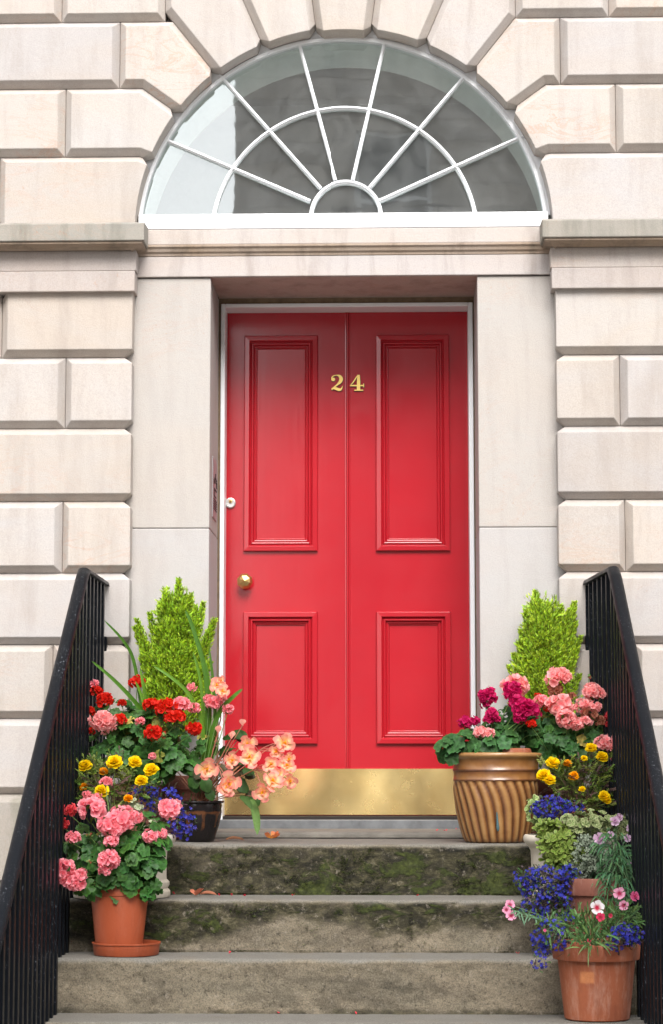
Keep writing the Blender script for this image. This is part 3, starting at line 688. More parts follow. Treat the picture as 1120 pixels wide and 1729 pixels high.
for i, (x0, y0, x1, y1) in enumerate(((523, 339.5, 277, 235), (541, 318, 370, 126), (567, 304, 505, 75), (596.5, 304, 650, 75), (625, 317, 787, 127), (641, 339.5, 884, 230))):
    a_, b_ = at(x0, y0, YG), at(x1, y1, YG); dv = Vector((b_.x-a_.x, 0, b_.z-a_.z)); L = dv.length; dv.normalize(); nv = Vector((-dv.z, 0, dv.x))
    q = PB()
    for (hw, yy) in ((.0070, -.003-.0004*i), (.003, -.012-.0003*i)):
        vs = [p_+nv*sg*hw+Vector((0, YG+yo-p_.y, 0)) for p_ in (a_, b_) for (sg, yo) in ((1, yy), (-1, yy), (-1, .03), (1, .03))]
        q.add(vs, [(0, 1, 2, 3), (7, 6, 5, 4), (0, 4, 5, 1), (1, 5, 6, 2), (2, 6, 7, 3), (3, 7, 4, 0)])
    q.build('glazing_bar', M['white'], fan, bevel=.001)
q = PB(); n = 72
a0 = math.asin((zg0-C1[1])/R1); vs = [(C1[0]+(R1+.004)*math.cos(a0+(math.pi-2*a0)*i/n), YG+.014, C1[1]+(R1+.004)*math.sin(a0+(math.pi-2*a0)*i/n)) for i in range(n+1)]
q.add(vs, [tuple(range(n+1))]); q.build('glass_pane', M['glass'], fan, fix=False)
# room behind the fanlight: plastered arch reveal, then the hall
q = PB(); q.add(*arc_ring(Cc, RS-.002, RS+.15, YG+.041, YG+.40, zsill-.0, n=48)); o = q.build('plaster_reveal', M['plaster'], house); smooth_angle(o, 30)
q = PB()
xa, xb = -1.05, 1.15; zf, zt_ = z5+.13, Cc[1]+1.25; y0, y1 = YG+.40, 2.3
q.add([(xa, y0, zf), (xb, y0, zf), (xb, y0, zt_), (xa, y0, zt_), (xa, y1, zf), (xb, y1, zf), (xb, y1, zt_), (xa, y1, zt_)], [(0, 4, 5, 1), (3, 2, 6, 7), (1, 5, 6, 2), (4, 7, 6, 5), (0, 3, 7, 4)])
q.build('hall_lining', M['hall'], house, fix=False)
# surround closing off the hall from behind the stone
q = PB(); q.box(-XW, xa+.001, .101, 4.3, ZG, ztop+1.2); q.box(xb-.001, XW, .101, 4.3, ZG, ztop+1.2); q.box(xa, xb, .101, 4.3, zt_+.001, ztop+1.2); q.box(xa, xb, YDO+.06, 4.3, ZG, zf-.002); q.build('back_wall', M['hall'], house)
q = PB(); q.box(xa-.01, xb+.01, .29, .70, z5+.125, zsill-.002); q.build('lintel_core', M['hall'], house)
ring = PB(); n = 60      # masonry between the arch ring and the hall box
outer = []; inner = []
for i in range(n+1):
    t = math.pi*i/n; inner.append((Cc[0]+(RS+.14)*math.cos(t), Cc[1]+(RS+.14)*math.sin(t))); outer.append((Cc[0]+1.9*math.cos(t), Cc[1]+1.9*math.sin(t)))
ring.add([(p_[0], .0315, p_[1]) for p_ in inner+outer], [(i, i+1, n+2+i, n+1+i) for i in range(n)]); ring.build('arch_backing', M['hall'], house)
# ------------------------------------------------------------------ steps
SX0, SX1 = -.985, 1.06
RI, TR, YN = .182, .25, -.65
def smoothstep(a, b, x): t = max(0, min(1, (x-a)/(b-a))); return t*t*(3-2*t)
def step_mesh(name, k, parent):
    """one stone: worn rounded nosing, rough riser; k=0 is the landing"""
    zt = -RI*k; yn = YN-TR*k; yb = yn+TR+.03 if k else 0.42
    zb = zt-RI-.01; r = .016
    prof = [(yb, zt)]
    ny = 10 if k else 22
    for i in range(1, ny): prof.append((yb+(yn+r-yb)*i/ny, zt))
    for i in range(6): a = math.pi/2*i/5; prof.append((yn+r-r*math.sin(a), zt-r+r*math.cos(a)))
    nz = 26
    for i in range(1, nz+1): prof.append((yn, zt-r-(RI-r+.01)*i/nz))
    nx = 260; V = []; moss = []; tread = []
    for i in range(nx+1):
        x = SX0+(SX1-SX0)*i/nx
        for (y, z) in prof:
            nv = Vector((x, y, z))
            isr = smoothstep(zt-.002, zt-.03, z)
            nn = noise.fractal(nv*7, .9, 2.1, 6); n2 = noise.fractal(nv*28+Vector((5, 0, 0)), .8, 2.2, 4)
            dent = max(0, noise.fractal(nv*5+Vector((k*7, 3, 1)), .8, 2, 3)-.25)
            edge = math.exp(-((z-zt)/.02)**2)*math.exp(-((y-yn)/.03)**2)
            wear = .006*math.exp(-((x-.05)/.55)**2)      # trodden hollow in the middle
            dy = (nn*.0045+n2*.0028)*isr+dent*.008*edge+isr*.004*math.sin((zt-z)/RI*math.pi)
            dz = -abs(nn)*.0022-dent*.006*edge-wear*(.4 if k else .3)*smoothstep(yb, yn, y)
            dz = dz*(1-isr)
            V.append((x, y+dy, z+dz))
            # how mossy
            h = (zt-z)/RI
            if k == 0: m = .32+.08*smoothstep(.1, .9, h)+.05*math.sin(x*3)
            elif k == 1:
                lim = .55+.35*smoothstep(-.25, -.6, x)+.10*math.sin(x*6.3)
                lim += .22*noise.fractal(Vector((x*4, 2, k)), .8, 2, 3); m = .34-.42*smoothstep(lim-.22, lim+.20, h)+.22*smoothstep(.93, 1, h)
                m -= .10*smoothstep(.45, .8, x)
            elif k == 2: m = .02-.10*smoothstep(.1, .5, h)+.22*smoothstep(.86, .98, h)+.12*smoothstep(.75, .95, x)
            else: m = .0
            m -= .25*math.exp(-((zt-z)/.018)**2)
            moss.append(m if isr > .01 else -.1+.12*smoothstep(yb-.06, yb-.02, y)*(k > 0))
            tread.append(max(0, 1-smoothstep(.001, .018, (zt-z)+.010*nn)))
    m_ = len(prof); F = [(i*m_+j, (i+1)*m_+j, (i+1)*m_+j+1, i*m_+j+1) for i in range(nx) for j in range(m_-1)]
    # close the ends
    n0 = len(V)
    for xe, base in ((SX0, 0), (SX1, nx*m_)):
        c = len(V); V.append((xe, yb, zb)); moss.append(0); tread.append(0)
        ids = [base+j for j in range(m_)]+[c]; F.append(tuple(ids if xe == SX0 else ids[::-1]))
    o = mesh_obj(name, V, F, M['step'], parent, True, moss, 'moss')
    a = o.data.attributes.new('tread', 'FLOAT', 'POINT'); a.data.foreach_set('value', np.array(tread, dtype=np.float32))
    bm = bmesh.new(); bm.from_mesh(o.data); bmesh.ops.recalc_face_normals(bm, faces=bm.faces); bm.to_mesh(o.data); bm.free()
    o.data.set_sharp_from_angle(angle=R_(60))
    return o
steps = empty('stone_steps', (0, YN, 0), 'worn mossy stone steps rising to the red door between black railings', 'steps')
for k in range(7):
    step_mesh('landing' if k == 0 else 'step', k, steps)
# raised inner slab in front of the sill
q = PB(); hs_ = z_s0; q.profile([(YD-.02, .001), (YD-.02, hs_), (-.03, hs_-.002), (-.045, hs_*.6), (-.047, .001)], JL+.002-.0, JR-.002, .5)
q.build('inner_slab', M['slab'] if 'slab' in M else simple('worn_landing_slab', (.150, .136, .115), .9, var=.4, vs=12, bmp=.5, bscale=60, bd=.004), steps, bevel=.004)
q = PB(); q.box(SX0+.03, SX1-.03, YN+.03, .0, ZG, -RI-.012); q.build('landing_support', M['plinth'], steps)

# ------------------------------------------------------------------ railings
def railing(name, pts_x, label, ypeak=-.58, h=.99):
    """pts_x: rail x as a function of y"""
    root = empty(name, (pts_x(-.6), -.6, 0), label, 'railing', 'black iron railings beside the steps')
    slope = .182/.265
    def top(y): return h-.012*(max(0, y-ypeak)) if y > ypeak else h-.004-(ypeak-y)*slope
    # handrail: moulded bar, swept
    path = [(-.012), -.05, -.2, -.4, ypeak+.05, ypeak+.012]+[ypeak-.012-.035*i for i in range(1, 64)]
    sec = [(-.024, -.003), (-.0225, .004), (-.019, .011), (-.012, .016), (0, .018), (.012, .016), (.019, .011), (.0225, .004), (.024, -.003), (.012, -.006), (-.012, -.006)]
    V = []; n = len(sec)
    for i, y in enumerate(path):
        ny = path[min(i+1, len(path)-1)]; py_ = path[max(i-1, 0)]
        t = Vector((0, ny-py_, top(ny)-top(py_))).normalized(); u = Vector((0, -t.z, t.y)); u = u if u.z > 0 else -u
        for (a, b) in sec: V.append(Vector((pts_x(y)+a, y, top(y)))+u*b)
    F = [(i*n+j, i*n+(j+1) % n, (i+1)*n+(j+1) % n, (i+1)*n+j) for i in range(len(path)-1) for j in range(n)]+[tuple(range(n)), tuple(range((len(path)-1)*n, len(path)*n))]
    q = PB(); q.add(V, F); o = q.build('handrail', M['iron'], root); smooth_angle(o, 40)
    q = PB(); disc_v = []
    q.tube([(pts_x(0)+0, -.001+.02, top(-.02)), (pts_x(0), -.03, top(-.03)), (pts_x(0), -.034, top(-.03))], [.017, .017, .009], 12)
    q.build('wall_fixing', M['iron'], root)
    y = -.055; k = 0
    while y > -2.7:
        # foot: on the landing or on the tread below
        st = 0 if y > YN else int(math.floor((YN-y)/TR))+1
        zf = -RI*st
        x = pts_x(y); w = .0150
        q = PB(); tp = top(y)-.004
        q.box(x-w, x+w, y-w, y+w, zf-.012, tp)
        b = q.build('baluster', M['iron'], root, bevel=.0025)
        y -= .088; k += 1
    return root
railing('iron_railing', lambda y: -.949+(.012 if y > -.6 else -.010)*(y+.6), 'black iron railing left of the steps, behind the pink geraniums')
railing('iron_railing', lambda y: 1.010-(.095 if y > -.6 else .012)*(y+.6), 'black iron railing right of the steps, beside the marigolds')

# ------------------------------------------------------------------ plant toolkit (numpy, every leaf a small mesh)
class TB:
    def __init__(s): s.v = []; s.t = []; s.c = []; s.n = 0
    def add(s, v, t, c):
        v = np.asarray(v, dtype=np.float32); c = np.asarray(c, dtype=np.float32)
        if c.ndim == 1: c = np.tile(c, (len(v), 1))
        s.v.append(v); s.t.append(np.asarray(t, dtype=np.int32)+s.n); s.c.append(c); s.n += len(v)
    def build(s, name, mat, parent, smooth=True):
        v = np.concatenate(s.v); t = np.concatenate(s.t); c = np.concatenate(s.c)
        me = bpy.data.meshes.new(name); me.vertices.add(len(v)); me.vertices.foreach_set('co', v.ravel())
        me.loops.add(t.size); me.loops.foreach_set('vertex_index', t.ravel())
        me.polygons.add(len(t)); me.polygons.foreach_set('loop_start', np.arange(len(t), dtype=np.int32)*3)
        try: me.polygons.foreach_set('loop_total', np.full(len(t), 3, dtype=np.int32))
        except Exception: pass
        me.update(calc_edges=True)
        if smooth: me.polygons.foreach_set('use_smooth', np.ones(len(t), dtype=bool))
        a = me.attributes.new('Col', 'FLOAT_COLOR', 'POINT'); cc = np.ones((len(v), 4), dtype=np.float32); cc[:, :3] = c; a.data.foreach_set('color', cc.ravel())
        me.materials.append(mat); o = bpy.data.objects.new(name, me); link(o); setparent(o, parent); return o
def frame_from(nrm, spin=None):
    n = np.asarray(nrm, float); n = n/(np.linalg.norm(n)+1e-9)
    a = np.array([0, 0, 1.0]) if abs(n[2]) < .95 else np.array([1.0, 0, 0])
    u = np.cross(a, n); u /= np.linalg.norm(u); w = np.cross(n, u)
    s = rng.uniform(0, 6.283) if spin is None else spin
    return np.stack([u*math.cos(s)+w*math.sin(s), -u*math.sin(s)+w*math.cos(s), n])      # rows: x, y, normal
def frame_dir(d, roll=0.0, upv=(0, 0, 1)):
    """rows: x = along d, y = sideways, z = normal (towards upv)"""
    d = np.asarray(d, float); d = d/(np.linalg.norm(d)+1e-9); n = np.asarray(upv, float)-np.dot(upv, d)*d
    if np.linalg.norm(n) < 1e-3: n = np.array([0, -1.0, 0])-np.dot([0, -1.0, 0], d)*d
    n = n/np.linalg.norm(n); y = np.cross(n, d)
    return np.stack([d, y*math.cos(roll)+n*math.sin(roll), n*math.cos(roll)-y*math.sin(roll)])
def put(tb, tpl, R, pos, sc, col): tb.add(tpl[0]*sc @ R+np.asarray(pos), tpl[1], col)
# geranium leaf: round, scalloped, folded along its veins, notch at the stalk
def geranium_leaf(seed, zone=True):
    r = np.random.default_rng(seed); n = 28; v = [(0, 0, 0)]; f = []; rad_l = [0]
    for ring, rr in ((1, .5), (2, .82), (3, 1.0)):
        for i in range(n):
            t = 2*math.pi*i/n; notch = 1-.62*math.exp(-((t-math.pi)/.22)**2)*(rr)
            lob = 1+.10*math.cos(5.0*t)*rr+(.055*math.cos(14*t) if ring == 3 else 0)
            R = rr*lob*notch; z = -.10*rr**2+.07*rr*math.cos(5*t+math.pi)+.25*rr*rr*.5+.05*math.sin(2*t+seed)*rr
            if ring == 3: z -= .05+.04*math.cos(14*t)
            v.append((R*math.cos(t), R*math.sin(t), z)); rad_l.append(rr)
    for i in range(n):
        f.append((0, 1+i, 1+(i+1) % n))
        for k in range(2):
            a, b = 1+k*n+i, 1+k*n+(i+1) % n; f += [(a, a+n, b+n), (a, b+n, b)]
    return np.array(v), np.array(f), np.array(rad_l)
GL = [geranium_leaf(i) for i in range(4)]
def put_gleaf(tb, pos, nrm, sc, base):
    g = GL[rng.integers(4)]; k = rng.uniform(.75, 1.25); b = np.array(base)*k*np.array([rng.uniform(.85, 1.2), 1, rng.uniform(.8, 1.2)])
    r = g[2][:, None]; c = b*(1.0+.35*(r < .1)-.30*np.exp(-((r-.52)/.12)**2)+.35*(r > .95))  # dark ring is the leaf's own zone; lighter rim is a painted edge highlight
    put(tb, g, frame_from(nrm), pos, sc, c)
def petal(n=5, w=.55, cup=.25, tipw=1.0):
    """unit petal along +x; widest beyond the middle"""
    xs = np.linspace(0, 1, n); v = []; f = []
    for i, x in enumerate(xs):
        hw = w*(x**.7)*(1-.0*x)*math.sqrt(max(0, 1-((x-.62)/.62)**2*.6*tipw)) if i else .06
        if i == n-1: hw *= .55
        for j, s in enumerate((-1, 0, 1)): v.append((x-(.06 if (s and i == n-1) else 0), s*hw, cup*x*x+.10*abs(s)*(x**.5)*w))
    for i in range(n-1):
        for j in range(2):
            a = i*3+j; f += [(a, a+3, a+4), (a, a+4, a+1)]
    return np.array(v), np.array(f), np.repeat(xs, 3)
PET = petal(5, .46, .12); PETW = petal(5, .60, .16); PETC = petal(4, .5, .55); PETB = petal(6, .40, .18)
def floret(tb, pos, nrm, sc, inner, outer, npet=5, tpl=PET, lift=.25, var=.12):
    Rn = frame_from(nrm)
    for k in range(npet):
        a = 2*math.pi*k/npet+rng.uniform(-.15, .15); d = Rn[0]*math.cos(a)+Rn[1]*math.sin(a)+Rn[2]*(lift+rng.uniform(-.15, .25))
        R = frame_dir(d, rng.uniform(-.3, .3), Rn[2]); x = tpl[2][:, None]
        c = (np.array(inner)*(1-x)+np.array(outer)*x)*rng.uniform(1-var, 1+var)
        put(tb, tpl, R, pos, sc*rng.uniform(.88, 1.1), np.clip(c, 0, 1))
def geranium_head(name, pos, r, inner, outer, parent, dens=1.0, squash=.8):
    tb = TB(); n = int((14+r*260)*dens); ga = 2.39996; ph = rng.uniform(0, 6.28); tilt = rng.normal(0, .25, 3)
    for i in range(n):
        z = 1-(i+.5)/n*1.75; q = math.sqrt(max(0, 1-z*z)); t = i*ga+rng.uniform(-.3, .3)
        d = np.array([q*math.cos(t), q*math.sin(t), z])
        d = d+np.array([0, -.25, .05])+tilt; d /= np.linalg.norm(d); lump = 1+.16*math.sin(2*t+ph)+.10*math.sin(3*z*3+ph)
        p = np.array(pos)+d*np.array([1, 1, squash])*r*lump*rng.uniform(.60, .88)
        s = min(r*rng.uniform(.40, .52), .021)
        nd = d+rng.normal(0, .18, 3); nd /= np.linalg.norm(nd)
        floret(tb, p, nd, s, inner, outer, 5, PETW, .28, .14)
        if rng.random() < .6: floret(tb, p+nd*s*.18, nd, s*.55, inner, outer, 4, PETC, .9)
        # pedicel
    for i in range(7):
        t = rng.uniform(0, 6.28); e = np.array(pos)+np.array([math.cos(t)*r*.6, math.sin(t)*r*.6-.1*r, -.1*r])
        stem(tb, [np.array(pos)-np.array([0, 0, r*.9]), e], .0012, (.10, .16, .03))
    return tb.build(name, M['petal'], parent)
def stem(tb, pts, r, col, n=5, r2=None):
    pts = [np.asarray(p, float) for p in pts]; m = len(pts); V = []
    for i, p in enumerate(pts):
        t = pts[min(i+1, m-1)]-pts[max(i-1, 0)]; t = t/(np.linalg.norm(t)+1e-9); u = np.cross(t, [.3, .9, .17]); u = u/(np.linalg.norm(u)+1e-9); w = np.cross(t, u)
        rr = r if r2 is None else r+(r2-r)*i/(m-1)
        for k in range(n): a = 2*math.pi*k/n; V.append(p+(u*math.cos(a)+w*math.sin(a))*rr)
    F = []
    for i in range(m-1):
        for k in range(n): a, b = i*n+k, i*n+(k+1) % n; F += [(a, b, b+n), (a, b+n, a+n)]
    tb.add(np.array(V), np.array(F), np.array(col)*rng.uniform(.85, 1.15))
def curve(p0, p1, sag, m=7):
    p0, p1 = np.asarray(p0, float), np.asarray(p1, float); c = (p0+p1)/2+np.asarray(sag)
    return [(1-t)**2*p0+2*t*(1-t)*c+t*t*p1 for t in np.linspace(0, 1, m)]
def blade(tb, pts, w, col, fold=.35, n=None):
    """strap leaf along pts, widest in the middle"""
    pts = [np.asarray(p, float) for p in pts]; m = len(pts); V = []; 
    for i, p in enumerate(pts):
        t = pts[min(i+1, m-1)]-pts[max(i-1, 0)]; t = t/(np.linalg.norm(t)+1e-9); s = np.cross(t, [0, -1, .25] if n is None else n); s = s/(np.linalg.norm(s)+1e-9); k = np.cross(s, t)
        x = i/(m-1); h = w/2*(min(1, .45+x*2.2))*math.sqrt(max(0, 1-x**3.2))+.0002
        V += [p-s*h+k*h*fold, p, p+s*h+k*h*fold]
    F = []
    for i in range(m-1):
        for j in range(2): a = i*3+j; F += [(a, a+3, a+4), (a, a+4, a+1)]
    tb.add(np.array(V), np.array(F), np.array(col)*rng.uniform(.88, 1.14))
LEAFT = (lambda: petal(5, .30, -.12))()
def small_leaf(tb, pos, d, sc, col, wid=1.0, up=(0, -.4, 1), edge=None):
    tpl = (LEAFT[0]*np.array([1, wid, 1]), LEAFT[1]); R = frame_dir(d, rng.uniform(-.5, .5), up)
    c = np.array(col)*rng.uniform(.75, 1.25); c = np.tile(c, (len(tpl[0]), 1))
    if edge is not None:
        e = (np.abs(LEAFT[0][:, 1]) > .05) | (LEAFT[2] > .95); c[e] = np.array(edge)*rng.uniform(.85, 1.1)
    put(tb, tpl, R, pos, sc*rng.uniform(.8, 1.2), c)
def cen(px, py, y): p = at(px, py, y); return np.array([p.x, p.y, p.z])
def ell(c, r, shell=.55):
    """random point in ellipsoid, biased outwards, and its outward direction"""
    d = rng.normal(0, 1, 3); d /= np.linalg.norm(d); q = shell+(1-shell)*rng.random()**.6
    return c+d*r*q, d/np.asarray(r)*np.mean(r)
def region(px, py, rx, ry, y, dy=None):
    """ellipsoid standing at depth y that covers rx, ry photo pixels"""
    s = pxm(y); return cen(px, py, y), np.array([rx/s, dy if dy else min(rx/s, .13), ry/s])
def on_front(c, r, px, py):
    """depth on the front of the ellipsoid along the pixel's own line"""
    y = c[1]
    for _ in range(3):
        p = at(px, py, y); u, w = (p.x-c[0])/r[0], (p.z-c[2])/r[2]; q = 1-u*u-w*w
        y = c[1]-r[1]*math.sqrt(max(q, 0))
    return y
# ------------------------------------------------------------------ pots
def pot(name, cx, cy, z, prof, mat, label, cat='flower pot', soil_r=None, soil_z=None, group=None, n=64, rf=None, attrf=None):
    root = empty(name, (cx, cy, z), label, cat, group)
    return root
def lathe_obj(name, prof, cx, cy, z, mat, parent, n=64, rf=None, blk=None, sharp=35):
    q = PB(); q.lathe([(r, z+h) for r, h in prof], cx, cy, n, 0.0, rf)
    if blk: q.a = [blk(v) for v in q.v]
    o = q.build(name, mat, parent); smooth_angle(o, sharp); return o
def clay_pot(cx, cy, z, rt, rb, h, label, mat='terracotta', collar=.22, group=None, name='flower_pot', flare=1.09):
    root = empty(name, (cx, cy, z), label, 'flower pot', group)
    hc = h*(1-collar); rc = rb+(rt/flare-rb)*(hc/h)
    prof = [(.001, 0), (rb-.004, 0), (rb, .004), (rc, hc-.004), (rc+.001, hc)]
    lathe_obj('pot_body', prof+[(rc-.01, hc)], cx, cy, z, M[mat], root)
    prof = [(rc-.004, hc-.001), (rt*.965, hc+.001), (rt*.975, hc+.004), (rt, h-.006), (rt-.002, h), (rt-.012, h), (rt-.016, h-.006), (rt-.018, h-.04)]
    lathe_obj('rim', prof, cx, cy, z, M[mat], root)
    lathe_obj('soil', [(.001, h-.022), (rt-.017, h-.026)], cx, cy, z, M['soil'], root, 32)
    return root
# ================================================================== pots, back to front
GREY_POTS = 'pots hidden among the flowers'
yLC, yLR, yLB, yLU, yLF = -.135, -.36, -.44, -.80, -1.02
xLC, xLR, xLB = aX(296, 1300, yLC), aX(228, 1300, yLR), aX(333, 1380, yLB)
xLU, xLF = aX(205, 1450, yLU), aX(201, 1550, yLF)
clay_pot(xLC, yLC, .001, .125, .085, .24, 'terracotta pot holding the lime conifer left of the door', 'old_terracotta')
clay_pot(xLR, yLR, .001, .10, .07, .21, 'terracotta pot holding the red geranium on the landing', 'old_terracotta')
# black glazed pot
bp = empty('glazed_pot', (xLB, yLB, 0), 'shiny black-brown glazed bowl pot under the orange begonia', 'flower pot')
s_ = 1/pxm(yLB-.08); rB = 44*s_; hB = .150
lathe_obj('pot_body', [(.001, .001), (rB*.62, .001), (rB*.66, .006), (rB*.70, .02), (rB*.84, hB*.40), (rB*.92, hB*.62), (rB*.935, hB*.70), (rB*.94, hB*.72), (rB*.93, hB*.80), (rB*.95, hB*.88), (rB*.93, hB*.93)], xLB, yLB, 0, M['black_glaze'], bp,
          blk=lambda v: .45*(math.sin(9*math.atan2(v[1]-yLB, v[0]-xLB)) > .5 and .055 < v[2] < .10)+.5*(abs(v[2]-hB*.72) < .004))
lathe_obj('rim', [(rB*.92, hB*.93), (rB*1.0, hB*.945), (rB*1.03, hB*.97), (rB*1.02, hB), (rB*.96, hB*1.0), (rB*.90, hB*.97), (rB*.88, hB*.8)], xLB, yLB, 0, M['black_glaze'], bp, blk=lambda v: .15)
lathe_obj('soil', [(.001, hB*.86), (rB*.885, hB*.84)], xLB, yLB, 0, M['soil'], bp, 32)
def urn(cx, cy, z, rim_r, h, label):
    root = empty('pedestal_planter', (cx, cy, z), label, 'planter', 'cream stoneware planters on the second tread')
    b = rim_r*.86
    lathe_obj('pot_body', [(.001, 0), (b*1.03, 0), (b*1.05, .006), (b*1.05, .020), (b*1.02, .026), (b*.99, .030), (b*1.03, .042), (b*1.03, .052), (b*.97, .062), (b*.965, .075), (b*.965, h*.62), (b*.98, h*.74), (b*1.02, h*.80)], cx, cy, z, M['cream'], root, 72, rf=lambda r, zz, t: r*(1+(.006*math.cos(16*t) if z+.07 < zz < z+h*.65 else 0)))
    lathe_obj('rim', [(b*1.02, h*.80), (b*1.08, h*.84), (rim_r*.99, h*.89), (rim_r, h*.93), (rim_r*.995, h*.97), (rim_r*.97, h), (rim_r*.90, h), (rim_r*.88, h*.9)], cx, cy, z, M['cream'], root, 72)
    lathe_obj('soil', [(.001, h*.93), (rim_r*.885, h*.9)], cx, cy, z, M['soil'], root, 32)
    return root
hU = .218
urn(xLU, yLU, -RI+.001, (297-205)/pxm(yLU)*.99, hU, 'cream round planter behind the front pink geranium on the left')
xRU, yRU = aX(962, 1450, -.80), -.80
urn(xRU, yRU, -RI+.001, (962-885)/pxm(yRU)*.99, hU, 'cream round planter under the blue lobelia on the right')
# front left plastic pot and its saucer
sc = empty('plant_saucer', (xLF, yLF, -2*RI), 'terracotta plastic saucer under the front left pot', 'saucer')
xs2 = aX(210, 1600, yLF-.05); rs = 57/pxm(yLF)
lathe_obj('dish', [(.001, .001), (rs*.93, .001), (rs*.95, .004), (rs*.985, .036), (rs*1.01, .038), (rs*1.015, .043), (rs*.985, .044), (rs*.955, .040), (rs*.92, .008), (.001, .007)], xs2, yLF-.005, -2*RI, M['plastic_pot'], sc)
fp = empty('flower_pot', (xLF, yLF, -2*RI+.009), 'plain orange plastic pot in a saucer with salmon-pink geraniums', 'flower pot')
rt, rb, hh = 50.5/pxm(yLF), 38.5/pxm(yLF), .235
lathe_obj('pot_body', [(.001, 0), (rb-.004, 0), (rb, .004), (rb+(rt-rb)*.82, hh*.82), (rb+(rt-rb)*.82+.0035, hh*.83), (rt, hh-.003), (rt-.002, hh), (rt-.006, hh), (rt-.008, hh-.03)], xLF, yLF, -2*RI+.009, M['plastic_pot'], fp)
lathe_obj('soil', [(.001, hh-.02), (rt-.007, hh-.024)], xLF, yLF, -2*RI+.009, M['soil'], fp, 32)
# right: brown fluted pot
yRB = -.47; xRB = aX(838.5, 1380, yRB); S = 1/pxm(yRB)
br = empty('glazed_pot', (xRB, yRB, 0), 'large brown glazed pot with swirling ribs on the landing', 'flower pot')
def ribz(z): return 9*z+150*max(0, z-.10)**2
def rf(r, z, t):
    k = smoothstep(.225, .205, z)*smoothstep(.0, .012, z)
    return r*(1+k*.052*(abs(math.cos(13*t+ribz(z)))**.8-.5))
def bk(v):
    t = math.atan2(v[1]-yRB, v[0]-xRB); z = v[2]
    if z > .222: return .56-.35*(abs(z-.262) < .004)-.3*(abs(z-.226) < .004)+.25*(z > .305)-.1*(z < .305 and z > .29)
    return .02+.86*abs(math.cos(13*t+ribz(z)))**.9
hR = .328
prof = [(.001, .001), (.110, .001), (.115, .006)]+[((.115+(.153-.115)*math.sin((i/16)*math.pi/2)**.85), .006+.208*i/16) for i in range(1, 17)]
prof += [(.1545, .222), (.1575, .2245), (.1575, .228), (.1548, .231), (.1552, .245), (.1558, .2585), (.1585, .2605), (.1585, .2645), (.156, .267), (.157, .285), (.158, .300), (.161, .306), (.168, .310), (.1705, .316), (.1695, .3225), (.164, .326), (.156, .325), (.151, .318), (.149, .29)]
prof = [(r*1.0, z) for r, z in prof]
o = lathe_obj('pot_body', prof, xRB, yRB, 0, M['brown_glaze'], br, 264, rf, bk, 50)
q = PB(); 
t0 = -math.pi/2-.02; pts = []
for i in range(8):
    z = .112-.068*i/7; t = t0+.03*i/7; r0 = .115+.038*math.sin(((z-.006)/.208)*math.pi/2)**.85; r1 = rf(r0, z, t)+.0002
    pts.append((xRB+r1*math.cos(t), yRB+r1*math.sin(t), z))
q.tube(pts, [.0015, .003, .0035, .004, .0045, .0055, .006, .003], 10); o = q.build('glaze_drip', M['blue_glaze'], br); smooth_angle(o, 60)
lathe_obj('soil', [(.001, .30), (.150, .296)], xRB, yRB, 0, M['soil'], br, 32)
# upturned terracotta saucer lying in the brown pot
ds = empty('plant_saucer', (xRB+.05, yRB-.03, .315), 'small terracotta saucer lying on the soil of the brown ribbed pot', 'saucer')
lathe_obj('dish', [(.001, .03), (.062, .03), (.068, .026), (.073, .006), (.070, .004), (.066, .008), (.06, .022), (.001, .024)], aX(866, 1275, yRB-.04), yRB-.045, .312, M['terracotta'], ds)
yRC, yRG, yRM = -.13, -.33, -.535
xRC, xRG, xRM = aX(921, 1300, yRC), aX(965, 1300, yRG), aX(975, 1340, yRM)
clay_pot(xRC, yRC, .001, .11, .08, .23, 'terracotta pot holding the lime conifer right of the door', 'old_terracotta')
clay_pot(xRG, yRG, .001, .085, .065, .17, 'terracotta pot holding the salmon geranium by the right railing', 'old_terracotta')
clay_pot(xRM, yRM, .001, .066, .052, .125, 'small terracotta pot holding the marigolds by the right railing', 'terracotta')
yR6 = -1.015; x6 = aX(1005, 1540, yR6)
clay_pot(x6, yR6, -2*RI+.001, 58/pxm(yR6), .085, .262, 'weathered terracotta pot behind the frontmost right pot', 'old_terracotta')
yR7 = -1.275; x7 = aX(1008.5, 1660, yR7)
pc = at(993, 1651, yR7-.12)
M['patch_terracotta'] = terracotta('terracotta_clay_with_pale_patch', (.29, .085, .036), (.20, .052, .022), patch=(pc.x, pc.z, .021, .017))
clay_pot(x7, yR7, -3*RI+.001, 74/pxm(yR7), 54/pxm(yR7), .247, 'frontmost terracotta pot on the lowest step at right', 'patch_terracotta', flare=1.10)

